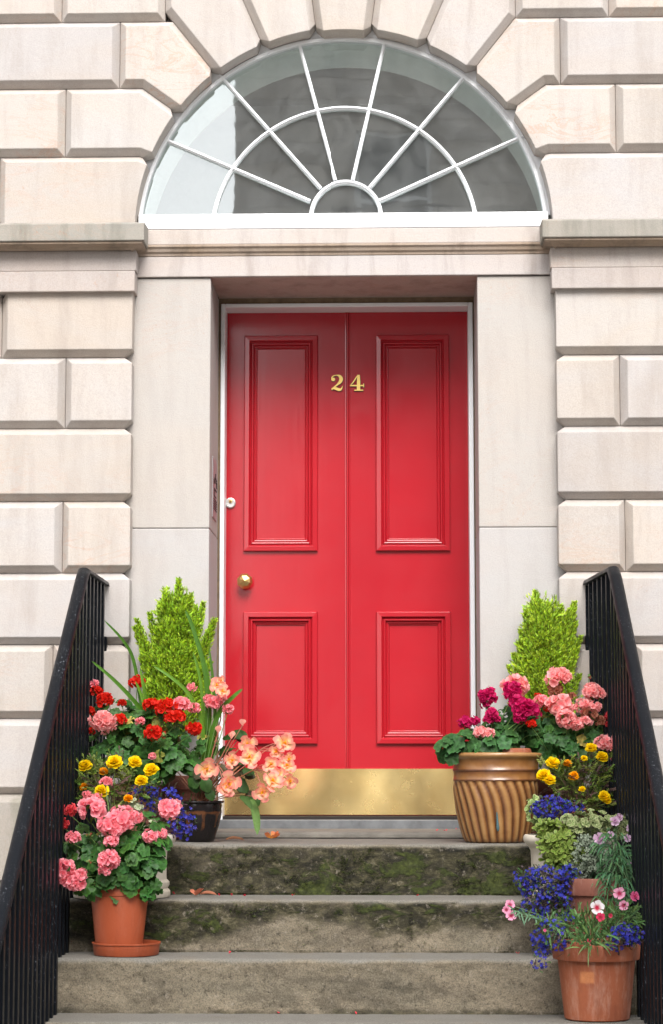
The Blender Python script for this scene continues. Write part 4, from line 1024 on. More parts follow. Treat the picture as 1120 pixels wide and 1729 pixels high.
# ================================================================== conifers
def conifer(px0, py0, y, leaders, base_r, label, n_in=900, lime=(.20, .33, .018), hmax=.84):
    b = cen(px0, py0, y); root = empty('conifer', tuple(b), label, 'conifer', 'lime green conifers beside the door')
    tr = TB(); fo = TB()
    tops = []
    for (tx, ty, wgt) in leaders:
        t = cen(tx, ty, y+rng.uniform(-.03, .03)); tops.append((t, wgt))
    stem(tr, [b, b+np.array([0, 0, .10]), tops[0][0]*.55+b*.45, tops[0][0]], .007, (.10, .055, .03), 6, .0012)
    def spray(p, d, L):
        d = d/np.linalg.norm(d); R = frame_dir(d, rng.uniform(-1.4, 1.4), (0, -1, .5))
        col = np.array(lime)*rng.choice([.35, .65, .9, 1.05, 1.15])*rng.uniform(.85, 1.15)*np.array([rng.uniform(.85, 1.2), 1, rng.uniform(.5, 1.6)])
        nn = 6; V = []; F = []
        for i in range(nn):
            x = i/(nn-1)
            for s in ((-1, 1) if i < nn-1 else (0,)):
                l = L*.50*(1-.6*x)*rng.uniform(.65, 1.25); a0 = np.array([x*L*.85, 0, 0]); dr = np.array([.78, s*.62, rng.uniform(-.4, .4)])
                if s == 0: dr = np.array([1, 0, 0]); l = L*.22
                dr = dr/np.linalg.norm(dr); w = .00075; sd = np.array([-dr[1], dr[0], 0])*w; up_ = np.array([0, 0, w])
                k = len(V); V += [a0-sd, a0+sd, a0+dr*l*.6+sd+up_, a0+dr*l*.6-sd-up_, a0+dr*l]
                F += [(k, k+1, k+2), (k, k+2, k+3), (k+3, k+2, k+4)]
        V = np.array(V); x = (V[:, 0]/L)[:, None]
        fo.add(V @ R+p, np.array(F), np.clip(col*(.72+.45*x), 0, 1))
    for t, wgt in tops:
        zb = b[2]+(t[2]-b[2])*rng.uniform(.25, .45) if t is not tops[0][0] else b[2]+.12
        start = np.array([b[0]+(t[0]-b[0])*.35, b[1]+rng.uniform(-.02, .02), zb])
        L = np.linalg.norm(t-start); n = int(wgt*L*2500)
        stem(tr, [start, (start+t)/2+np.array([0, 0, -.01]), t], .0025, (.12, .09, .03), 4, .0008)
        for i in range(n):
            s = rng.random()**.75; p = start+(t-start)*s; rr = (.060*(1-s)**.75+.005)*wgt*(.3+.7*rng.random())
            a = rng.uniform(0, 6.283); o_ = np.array([math.cos(a), math.sin(a), rng.uniform(-.2, .3)])
            spray(p+o_*rr*.7, o_*.8+(t-start)/L*.8+np.array([0, 0, .3]), rng.uniform(.009, .020)*(1-.2*s))
    H = max(t[2] for t, _ in tops)-b[2]
    # side branchlets, each a little plume, crowd the whole height
    for i in range(n_in//8):
        h = rng.random()**.95*hmax; prof_ = (1-h)**.55*(.8+.2*math.sin(min(1, h*5)*1.57)); a = rng.uniform(0, 6.283)
        o_ = np.array([math.cos(a), math.sin(a)*.95, 0]); R0 = base_r*prof_*(.66+.50*rng.random()**1.5)
        s0 = b+np.array([0, 0, h*H-.03]); e0 = b+np.array([0, 0, h*H+.035+rng.uniform(-.01, .03)])+o_*R0
        stem(tr, [s0, e0], .0014, (.10, .08, .03), 3, .0005)
        for j in range(27):
            s = .35+.65*rng.random()**.7; c_ = s0+(e0-s0)*s; q = rng.normal(0, 1, 3)*.011
            spray(c_+q, (e0-s0)/np.linalg.norm(e0-s0)*.9+q*60+np.array([0, -.1, .35]), rng.uniform(.010, .021))
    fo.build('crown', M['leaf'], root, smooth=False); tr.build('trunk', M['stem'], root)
    return root
conifer(296, 1240, yLC, [(301, 978, 1.1), (322, 1003, .9), (343, 1018, .9), (362, 1046, 1.0), (230, 1046, .95), (252, 1036, .9), (277, 1002, .8), (350, 1078, .9), (236, 1072, .9), (333, 1040, 1), (262, 1060, 1), (238, 1110, 1), (354, 1118, .9), (288, 1022, .8), (311, 1008, .8), (243, 1150, .9), (352, 1150, .9), (356, 1062, .8), (330, 1022, .8), (268, 1018, .7), (226, 1060, .8)],
        .132, 'lime green conifer left of the door, its top broad and ragged', 2600, (.42, .64, .04))
conifer(920, 1235, yRC, [(905, 999, 1.2), (971, 1018, 1.1), (928, 1018, .9), (950, 1024, .9), (888, 1030, .9), (973, 1050, .95), (880, 1065, .9), (868, 1105, .9), (975, 1095, .9), (940, 1035, .9), (960, 1040, 1), (895, 1050, 1), (868, 1145, .9), (980, 1140, .9), (914, 1015, .8), (962, 1030, .8), (860, 1125, .8), (982, 1075, .7), (876, 1085, .8), (899, 1020, .7), (968, 1060, .9)],
        .130, 'lime green conifer right of the door, forked into two tips', 2300, (.46, .66, .05))

# ================================================================== geraniums
GREEN = (.036, .105, .018); GREEN2 = (.052, .135, .028)
def geranium(name, label, base, regions, heads, colours, leaf_n, leaf_sc=.029, green=GREEN, group=None, buds=()):
    root = empty(name, tuple(base), label, 'geranium', group or 'geraniums in pots')
    lf = TB(); st = TB()
    for (c, r), n in zip(regions, leaf_n):
        for i in range(n):
            p, d = ell(c, r, .35); nr = d*np.array([.9, 1.0, .55])+np.array([0, -.5, .7])+rng.normal(0, .42, 3)
            put_gleaf(lf, p, nr, leaf_sc*rng.uniform(.5, 1.08), green)
            if rng.random() < .5: stem(st, curve(base+rng.normal(0, .02, 3)*[1, 1, 0], p-np.array([0, 0, .002]), [0, 0, .01]), .0013, (.09, .16, .04), 4)
    # a yellowing leaf or two
    for i in range(3):
        c, r = regions[0]; p, d = ell(c, r, .8); put_gleaf(lf, p, d+np.array([0, -.5, .3]), leaf_sc*.8, (.26, .24, .05))
    for (px, py, rp, ck, y) in heads:
        r = rp/pxm(y); p = cen(px, py, y); inner, outer = colours[ck]
        geranium_head('flower_head', p, r, inner, outer, root, 1.0 if ck != 'faded' else .6)
        stem(st, curve(base+rng.normal(0, .015, 3)*[1, 1, 0], p-np.array([0, 0, r*.75]), [rng.uniform(-.02, .02), 0, .03], 9), .0022, (.11, .20, .05), 6, .0016)
    for (px, py, y) in buds:
        p = cen(px, py, y); stem(st, curve(base, p, [.0, 0, .03], 9), .002, (.13, .22, .06), 6, .0014)
        b = TB()
        for i in range(14):
            d = rng.normal(0, 1, 3); d /= np.linalg.norm(d); d[2] = abs(d[2])*.7
            small_leaf(b, p, d, .013, (.16, .28, .08), 1.6)
        for i in range(4): floret(b, p+rng.normal(0, .005, 3), [0, -.5, .8], .006, (.6, .1, .08), (.75, .2, .15), 4, PETC, 1.0)
        b.build('flower_bud', M['petal'], root)
    lf.build('foliage', M['leaf'], root); st.build('stems', M['stem'], root)
    return root
SAL = ((.78, .10, .15), (.93, .38, .40)); PINK = ((.80, .11, .18), (.95, .42, .46)); PALE = ((.84, .17, .19), (.95, .50, .48))
RED = ((.55, .012, .004), (.72, .022, .008)); MAG = ((.36, .003, .07), (.62, .012, .13)); FAD = ((.30, .09, .05), (.48, .19, .12)); DEEP = ((.62, .03, .05), (.78, .10, .11))
COLS = dict(sal=SAL, pink=PINK, pale=PALE, red=RED, mag=MAG, faded=FAD, deep=DEEP)
# -- red geranium, left landing
b = np.array([xLR, yLR, .21])
regs = [region(238, 1252, 92, 52, -.44, .13), region(205, 1215, 55, 35, -.42, .1), region(275, 1285, 50, 40, -.48, .06), region(180, 1275, 45, 30, -.50, .06)]
geranium('red_geranium', 'geranium with bright red flowers, left of the door beneath the conifer', b, regs,
         [(x, y, r, 'red', d) for x, y, r, d in [(231, 1151, 12, -.38), (176, 1183, 14, -.45), (163, 1167, 10, -.42), (150, 1201, 9, -.45), (203, 1215, 11, -.53), (254, 1191, 13, -.5), (281, 1196, 17, -.52), (297, 1212, 15, -.54), (259, 1239, 16, -.57), (328, 1228, 14, -.53), (206, 1187, 8, -.46), (154, 1234, 7, -.48), (286, 1213, 11, -.54)]],
         COLS, [125, 40, 45, 35], .030, (.036, .108, .020))
geranium('pink_geranium', 'pink geranium stems pushing up through the red geranium at left', b+np.array([.01, .01, 0]), [region(250, 1215, 60, 30, -.42, .08)],
         [(x, y, r, c, d) for x, y, r, c, d in [(158, 1154, 9, 'pink', -.41), (176, 1217, 23, 'pale', -.55), (305, 1190, 16, 'sal', -.5), (325, 1195, 11, 'sal', -.49), (322, 1160, 8, 'sal', -.45), (236, 1218, 8, 'sal', -.56), (256, 1277, 7, 'sal', -.56)]],
         COLS, [25], .028, GREEN2, buds=[(277, 1243, -.58)])
# -- front left salmon geranium
b = np.array([xLF, yLF, -2*RI+.24]); y = -1.12
regs = [region(205, 1450, 70, 52, -1.06, .12), region(240, 1425, 42, 55, -1.05, .08), region(140, 1440, 35, 45, -1.05, .07), region(245, 1480, 32, 40, -1.08, .05), region(180, 1490, 55, 28, -1.10, .06)]
geranium('pink_geranium', 'large salmon-pink geranium in the front left plastic pot', b, regs,
         [(x, yy, r, c, d) for x, yy, r, c, d in [(152, 1368, 25, 'pink', -1.13), (205, 1381, 24, 'pink', -1.14), (181, 1392, 18, 'pink', -1.17), (228, 1381, 13, 'pink', -1.10), (196, 1400, 14, 'pink', -1.17), (118, 1367, 12, 'deep', -1.07), (106, 1390, 11, 'deep', -1.08), (94, 1409, 9, 'pink', -1.09), (287, 1366, 21, 'pink', -1.02),
          (122, 1415, 12, 'pink', -1.13), (253, 1411, 14, 'pink', -1.10), (271, 1408, 10, 'pink', -1.07), (187, 1421, 13, 'pink', -1.18), (182, 1453, 19, 'pink', -1.19), (178, 1470, 10, 'pink', -1.19), (107, 1468, 20, 'pink', -1.14), (129, 1490, 18, 'pink', -1.16), (115, 1489, 13, 'pink', -1.14), (137, 1475, 10, 'pink', -1.16), (178, 1320, 10, 'sal', -1.0), (148, 1342, 8, 'sal', -1.02), (164, 1345, 7, 'sal', -1.03)]],
         COLS, [150, 60, 45, 40, 45], .030, (.034, .106, .020), buds=[(152, 1455, -1.18), (150, 1412, -1.12)])
# -- magenta geranium in the brown pot
b = np.array([xRB-.02, yRB, .31])
regs = [region(812, 1256, 55, 24, -.52, .11), region(762, 1262, 28, 22, -.53, .07), region(850, 1240, 40, 38, -.46, .09), region(875, 1222, 35, 40, -.42, .07)]
geranium('magenta_geranium', 'magenta geranium spilling over the brown ribbed pot', b, regs,
         [(x, yy, r, c, d) for x, yy, r, c, d in [(824, 1175, 16, 'mag', -.46), (822, 1190, 8, 'mag', -.46), (866, 1166, 17, 'mag', -.5), (874, 1185, 14, 'mag', -.52), (889, 1198, 19, 'mag', -.54), (880, 1210, 13, 'mag', -.54), (903, 1205, 11, 'mag', -.52), (786, 1220, 12, 'mag', -.52), (801, 1217, 10, 'mag', -.53), (832, 1206, 12, 'mag', -.53), (825, 1215, 9, 'mag', -.53), (839, 1215, 8, 'mag', -.52), (812, 1237, 12, 'pale', -.6), (824, 1238, 11, 'pale', -.6)]],
         COLS, [85, 32, 48, 35], .031, (.032, .098, .024))
# -- salmon geranium at the right railing
b = np.array([xRG, yRG, .17])
regs = [region(945, 1252, 62, 42, -.40, .11), region(985, 1245, 45, 38, -.38, .09), region(925, 1225, 40, 32, -.36, .08), region(1005, 1225, 30, 20, -.36, .06)]
geranium('pink_geranium', 'tall salmon-pink geranium between the right conifer and the railing', b, regs,
         [(x, yy, r, c, d) for x, yy, r, c, d in [(872, 1158, 21, 'pale', -.36), (943, 1146, 21, 'pale', -.40), (955, 1148, 12, 'pale', -.42), (940, 1165, 14, 'faded', -.40), (946, 1190, 22, 'pale', -.47), (957, 1213, 18, 'pale', -.5), (975, 1222, 13, 'pale', -.49), (1001, 1168, 16, 'pale', -.43), (1013, 1172, 11, 'pale', -.43), (985, 1192, 13, 'pale', -.45), (1006, 1193, 11, 'pale', -.46), (996, 1206, 15, 'faded', -.46), (1013, 1216, 10, 'faded', -.45), (989, 1220, 12, 'pale', -.48),
          (1030, 1208, 9, 'deep', -.42), (1030, 1221, 9, 'deep', -.42), (1022, 1254, 15, 'pale', -.50), (1035, 1262, 12, 'pale', -.5), (1041, 1281, 9, 'sal', -.5), (1041, 1267, 8, 'sal', -.5), (916, 1185, 13, 'sal', -.42), (967, 1175, 8, 'faded', -.4)]],
         COLS, [110, 65, 45, 22], .030, (.034, .104, .022), buds=[(996, 1144, -.42)])
geranium('red_geranium', 'single small red geranium flowering low behind the magenta one at right', b+np.array([-.03, 0, 0]), [region(905, 1215, 20, 18, -.34, .05)],
         [(910, 1176, 7, 'red', -.38), (899, 1222, 8, 'red', -.55), (926, 1196, 7, 'red', -.42)], COLS, [10], .026, GREEN)
# ================================================================== marigolds
def marigold(label, base, regs, heads, nl):
    root = empty('marigold', tuple(base), label, 'marigold', 'yellow marigolds'); lf = TB(); st = TB()
    for (c, r), n in zip(regs, nl):
        for i in range(n):     # feathery leaf: a midrib with narrow leaflets
            p, d = ell(c, r, .3); d = d+np.array([0, -.3, .5])+rng.normal(0, .4, 3); d /= np.linalg.norm(d); L = rng.uniform(.030, .055)
            g = np.array(random.choice([(.09, .16, .025), (.13, .19, .035), (.17, .20, .05), (.10, .06, .05), (.16, .21, .03)]))
            stem(lf, [p, p+d*L], .0006, g, 3); R = frame_dir(d, rng.uniform(-.8, .8))
            for k in range(6):
                for s in (-1, 1): small_leaf(lf, p+d*L*(k+.6)/6.5, R[0]*.6+R[1]*s*.8, L*.38, g, .75)
            small_leaf(lf, p+d*L, d, L*.4, g, .75)
        for i in range(n//4):
            p, d = ell(c, r, .3); stem(st, curve(base, p, rng.normal(0, .015, 3)), .0015, (.16, .15, .05) if i % 2 else (.12, .06, .05), 4)
    for (px, py, rp, col, y) in heads:
        p = cen(px, py, y); r = rp/pxm(y); tb = TB(); inner, outer = ((.75, .27, .0), (.92, .42, .0)) if col == 'o' else ((.80, .50, .0), (.93, .70, .002))
        stem(st, curve(base, p-np.array([0, 0, r*.5]), rng.normal(0, .012, 3), 8), .0016, (.14, .20, .05), 5)
        nd = np.array([rng.uniform(-.25, .25), -.55, .8]); nd /= np.linalg.norm(nd); Rn = frame_from(nd)
        for ring, (cnt, rr, lift, h) in enumerate(((13, 1.0, -.15, -.05), (13, 1.0, .15, .08), (12, .88, .5, .18), (10, .70, .95, .26), (8, .5, 1.7, .34), (6, .36, 3.0, .40))):
            for k in range(cnt):
                a = 2*math.pi*(k+.5*ring)/cnt+rng.uniform(-.2, .2); d = Rn[0]*math.cos(a)+Rn[1]*math.sin(a)+Rn[2]*lift
                R = frame_dir(d, rng.uniform(-.5, .5), Rn[2]); x = PET[2][:, None]
                c = (np.array(inner)*(1-x)+np.array(outer)*x)*rng.uniform(.85, 1.1); V = PET[0].copy(); V[:, 2] += .10*np.sin(V[:, 0]*9+k)*abs(V[:, 1])*2
                put(tb, (V, PET[1]), R, p+Rn[2]*r*h, r*rr*rng.uniform(.85, 1.12), np.clip(c, 0, 1))
        tb.build('flower_head', M['petal'], root)
        cu = TB()
        for k in range(6): small_leaf(cu, p-nd*r*.45, nd+rng.normal(0, .5, 3), r*.8, (.12, .20, .05), 1.2)
        cu.build('flower_cup', M['leaf'], root)
    lf.build('foliage', M['leaf'], root); st.build('stems', M['stem'], root); return root
zu = -RI+hU*.93
b = np.array([xLU-.03, yLU, zu])
marigold('yellow marigolds above the pink geranium on the left side', b, [region(185, 1325, 48, 38, -.76, .09), region(160, 1320, 30, 32, -.78, .07), region(225, 1340, 30, 30, -.78, .07)],
         [(144, 1294, 12, 'y', -.82), (193, 1289, 14, 'y', -.84), (227, 1288, 12, 'y', -.83), (255, 1301, 13, 'y', -.85), (238, 1319, 11, 'y', -.87), (171, 1337, 13, 'y', -.9), (174, 1303, 8, 'o', -.82), (141, 1329, 8, 'o', -.82), (216, 1349, 8, 'o', -.88)], [80, 40, 35])
b = np.array([xRM, yRM, .12])
marigold('yellow marigolds between the salmon geranium and blue lobelia at right', b, [region(985, 1328, 50, 38, -.56, .09), region(945, 1318, 28, 28, -.57, .07), region(1010, 1310, 28, 40, -.55, .07), region(1000, 1360, 40, 20, -.60, .05)],
         [(934, 1290, 12, 'y', -.63), (920, 1311, 13, 'y', -.65), (929, 1318, 11, 'y', -.66), (959, 1290, 8, 'o', -.62), (999, 1264, 10, 'y', -.6), (1017, 1279, 11, 'y', -.62), (987, 1281, 6, 'y', -.6), (970, 1311, 9, 'o', -.65), (984, 1333, 6, 'y', -.66), (1021, 1345, 10, 'y', -.68), (1026, 1352, 8, 'y', -.68)], [85, 40, 45, 30])
# ================================================================== lobelia
def lobelia(label, base, regs, n_fl, n_lf, dark=False):
    root = empty('lobelia', tuple(base), label, 'lobelia', 'blue lobelias'); lf = TB(); fl = TB(); st = TB()
    for (c, r), nf, nl in zip(regs, n_fl, n_lf):
        for i in range(nf):
            p, d = ell(c, r, .55); 
            if p[1] > c[1]+r[1]*.35: p[1] = c[1]-abs(p[1]-c[1])*.8
            nr = d+np.array([0, -1.0, .45])+rng.normal(0, .45, 3); s = rng.uniform(.005, .0082)
            k = rng.uniform(.7, 1.2); inner, outer = np.array((.06, .06, .40))*k, np.array((.022, .032, .36))*k
            if rng.random() < .15: outer = np.array((.09, .07, .50))
            floret(fl, p, nr, s, inner, outer, 5, PET, .1)
            if i % 4 == 0: stem(st, curve(base, p, rng.normal(0, .015, 3)+np.array([0, 0, .01])), .0007, (.08, .045, .05), 3)
            if i % 2 == 0: stem(st, [p, p-np.array([rng.uniform(-.01, .01), -.008, .018])], .0005, (.08, .07, .05), 3)
        for i in range(nl):
            p, d = ell(c, r, .2); g = random.choice([(.035, .07, .02), (.055, .045, .03), (.04, .09, .025), (.06, .035, .04)]); small_leaf(lf, p, d+rng.normal(0, .7, 3), rng.uniform(.010, .02), g, .9)
    o = fl.build('blossoms', M['petal'], root); tag(o, kind='stuff'); lf.build('foliage', M['leaf'], root); st.build('stems', M['stem'], root); return root
lobelia('blue lobelia between the black pot and the left marigolds', np.array([xLU+.08, yLU, zu]), [region(270, 1350, 42, 28, -.80, .07), region(303, 1382, 24, 34, -.82, .05), region(240, 1338, 30, 16, -.80, .05), region(318, 1392, 12, 26, -.84, .03)], [95, 75, 28, 22], [120, 60, 40, 10])
lobelia('round blue lobelia above the cream planter, right of the brown pot', np.array([xRU-.06, yRU, zu]), [region(933, 1366, 36, 22, -.80, .06), region(972, 1362, 22, 10, -.80, .04)], [190, 18], [160, 30])
b6 = np.array([x6, yR6, -2*RI+.24])
lobelia('trailing blue lobelia hanging over the steps at right', b6+np.array([-.05, -.03, 0]), [region(926, 1492, 50, 30, -1.06, .08), region(935, 1528, 35, 34, -1.09, .06), region(890, 1482, 24, 18, -1.06, .05), region(905, 1520, 28, 30, -1.08, .04), region(962, 1475, 18, 18, -1.08, .04)], [200, 110, 40, 50, 40], [520, 300, 90, 140, 80])
b7 = np.array([x7, yR7, -3*RI+.235])
lobelia('blue lobelia trailing over the left rim of the frontmost pot', b7+np.array([-.08, -.05, 0]), [region(930, 1580, 36, 30, -1.40, .05), region(912, 1610, 16, 34, -1.42, .03), region(950, 1555, 24, 14, -1.36, .04)], [70, 34, 16], [110, 40, 30])
lobelia('blue lobelia tuft on the right side of the frontmost pot', b7+np.array([.08, -.03, 0]), [region(1058, 1578, 30, 20, -1.38, .06), region(1045, 1590, 24, 16, -1.42, .04)], [95, 28], [120, 30])
# ================================================================== dianthus
def grassy(tb, c, r, n, col, L=(.04, .07), w=.004, droop=.5, up=.6, base=None):
    for i in range(n):
        p, d = ell(c, r, .2); d = d*.7+np.array([0, -.35, up])+rng.normal(0, .35, 3); d /= np.linalg.norm(d); l = rng.uniform(*L)
        q1 = p+d*l*.5; q2 = p+d*l+np.array([0, -.005, -droop*l]); g = np.array(col)*rng.uniform(.7, 1.35)*np.array([rng.uniform(.8, 1.2), 1, rng.uniform(.8, 1.2)])
        blade(tb, curve(p, q2, q1-(p+q2)/2, 5), w*rng.uniform(.7, 1.3), g)
def dianthus(label, base, regs, nl, heads, col=(.085, .16, .075), droop=.6, L=(.035, .065), w=.0042):
    root = empty('dianthus', tuple(base), label, 'dianthus', 'pink dianthus'); lf = TB(); st = TB()
    for (c, r), n in zip(regs, nl): grassy(lf, c, r, n, col, L, w, droop)
    for (px, py, rp, kind, y) in heads:
        p = cen(px, py, y); r = rp/pxm(y); tb = TB(); nd = np.array([rng.uniform(-.3, .3), -1, rng.uniform(.0, .5)]); nd /= np.linalg.norm(nd)
        inner, outer = {'lilac': ((.55, .25, .45), (.78, .58, .74)), 'pink': ((.35, .01, .06), (.82, .36, .52)), 'white': ((.5, .01, .05), (.85, .80, .82)), 'crim': ((.30, .005, .02), (.62, .03, .10)), 'hot': ((.6, .05, .18), (.78, .16, .34))}[kind]
        Rn = frame_from(nd)
        for k in range(5):
            a = 2*math.pi*k/5+rng.uniform(-.1, .1); d = Rn[0]*math.cos(a)+Rn[1]*math.sin(a)+nd*.12; R = frame_dir(d, 0, nd); V = PETB[0].copy(); V[:, 1] *= 1.35; x = PETB[2][:, None]
            V[-3:, 0] += rng.uniform(-.1, .1, 3); wgt = np.clip((x-.30)/.2, 0, 1) if kind in ('pink', 'white', 'crim') else x
            put(tb, (V, PETB[1]), R, p, r, np.array(inner)*(1-wgt)+np.array(outer)*wgt)
        if kind in ('lilac', 'hot'): floret(tb, p+nd*.002, nd, r*.65, inner, outer, 6, PETC, .7)
        tb.build('flower_head', M['petal'], root)
        stem(st, curve(base, p, rng.normal(0, .012, 3)+np.array([0, 0, .02]), 8), .0011, (.12, .19, .09), 4)
        stem(st, [p+np.array([0, .003, 0]), p-nd*r*1.1+np.array([0, 0, -.004])], .0022, (.14, .20, .09), 5, .003)
    lf.build('foliage', M['leaf'], root); st.build('stems', M['stem'], root); return root
dianthus('lilac-flowered dianthus drooping beside the right railing', b6+np.array([.08, 0, .02]), [region(1040, 1430, 34, 30, -1.06, .08), region(1045, 1470, 32, 42, -1.09, .06), region(1030, 1500, 28, 24, -1.14, .04), region(1062, 1500, 12, 40, -1.03, .03)], [90, 125, 45, 34],
         [(1039, 1387, 9, 'lilac', -1.02), (1046, 1380, 7, 'lilac', -1.0), (1013, 1416, 11, 'lilac', -1.08), (1066, 1399, 8, 'lilac', -1.02), (1070, 1411, 7, 'hot', -1.02), (1060, 1415, 7, 'lilac', -1.04), (1032, 1409, 6, 'lilac', -1.05), (1066, 1459, 6, 'lilac', -1.05)], (.060, .135, .055), .9, (.045, .075), .0055)
dianthus('dianthus with pink and white flowers in the frontmost terracotta pot', b7, [region(1000, 1572, 50, 24, -1.36, .08), region(998, 1590, 32, 16, -1.42, .05), region(1050, 1555, 30, 22, -1.34, .06), region(960, 1560, 30, 18, -1.36, .05), region(1070, 1550, 14, 26, -1.34, .04), region(925, 1560, 22, 12, -1.38, .03), region(1000, 1553, 55, 18, -1.30, .06), region(1048, 1545, 36, 26, -1.28, .06)], [150, 75, 80, 60, 36, 26, 90, 70],
         [(1047, 1509, 11, 'pink', -1.36), (1072, 1514, 9, 'hot', -1.35), (1054, 1529, 9, 'pink', -1.37), (1009, 1533, 13, 'white', -1.42), (1015, 1549, 8, 'crim', -1.44), (862, 1528, 9, 'pink', -1.36), (864, 1546, 10, 'pink', -1.38), (856, 1536, 7, 'pink', -1.37), (1032, 1546, 4, 'crim', -1.42), (921, 1571, 3, 'hot', -1.43), (996, 1588, 4, 'crim', -1.45)], (.085, .16, .05), .35)
# straggling shoot that carries the leftmost pink flowers belongs to the same dianthus; grey-green leaves line it
sh = TB(); pth = curve(cen(950, 1572, -1.40), cen(868, 1537, -1.38), [0, 0, .012], 14)
for p in pth[1:]:
    for s in (-1, 1, 1): blade(sh, curve(p, p+np.array([s*.012+rng.uniform(-.015, .0), -.01, rng.uniform(-.045, .02)]), [0, 0, .006], 5), .0045, (.10, .19, .11))
stem(sh, pth, .0014, (.12, .2, .09), 5)
dn = [o for o in bpy.data.objects if o.get('label', '').startswith('dianthus with pink and white')][0]
sh.build('side_shoot', M['leaf'], dn)
# ================================================================== small shrubs in the right pots
def bush(name, label, cat, base, regs, nl, col, edge, sc, wid):
    root = empty(name, tuple(base), label, cat); lf = TB(); st = TB()
    for (c, r), n in zip(regs, nl):
        for i in range(n):
            p, d = ell(c, r, .35); g = np.array(col)*rng.uniform(.7, 1.3); d0 = d*.8+np.array([0, -.3, .6])+rng.normal(0, .3, 3); d0 /= np.linalg.norm(d0); Rn = frame_from(d0)
            if i % 3 == 0: stem(st, curve(base, p, rng.normal(0, .012, 3)), .0014, np.array(col)*.8, 4)
            for k in range(5): a = k*1.26+rng.uniform(-.3, .3); small_leaf(lf, p, Rn[0]*math.cos(a)+Rn[1]*math.sin(a)+d0*.7, sc, g, wid, d0, edge)
    lf.build('foliage', M['leaf'], root); st.build('stems', M['stem'], root); return root
bush('variegated_euonymus', 'yellow-green glossy leaved shrub in the cream planter at right', 'shrub', np.array([xRU-.02, yRU-.04, zu]), [region(942, 1425, 28, 38, -1.0, .05), region(955, 1450, 28, 22, -1.01, .04), region(925, 1400, 18, 14, -.98, .04)], [90, 36, 22], (.085, .16, .018), (.22, .27, .06), .024, 1.15)
bush('variegated_ivy', 'cream-edged pale foliage just below the right marigolds', 'ivy', np.array([xRU+.05, yRU-.04, zu]), [region(995, 1390, 46, 20, -.97, .06), region(1045, 1397, 22, 20, -.96, .04), region(1068, 1382, 10, 12, -.92, .02)], [95, 30, 8], (.09, .15, .035), (.34, .36, .18), .017, 1.9)
bush('silver_shrub', 'silver-grey fine leaved plant in the middle right pot', 'shrub', b6, [region(990, 1448, 28, 38, -1.03, .06), region(1000, 1415, 32, 20, -.98, .05), region(1012, 1455, 26, 34, -1.06, .05)], [150, 60, 80], (.085, .125, .07), (.28, .31, .24), .013, .9)
iv = bush('variegated_ivy', 'small pale leaves peeping out left of the right lobelia', 'ivy', np.array([xRU-.1, yRU, zu]), [region(900, 1368, 8, 22, -.78, .03), region(910, 1392, 14, 10, -.80, .03)], [14, 8], (.16, .28, .06), (.40, .45, .20), .018, 1.8)
bush('variegated_ivy', 'whitish buds and pale leaves beside the left lobelia', 'ivy', np.array([xLU+.03, yLU, zu]), [region(228, 1362, 18, 14, -.88, .03), region(262, 1395, 20, 10, -.90, .03)], [12, 10], (.20, .28, .12), (.50, .50, .36), .014, 1.9)
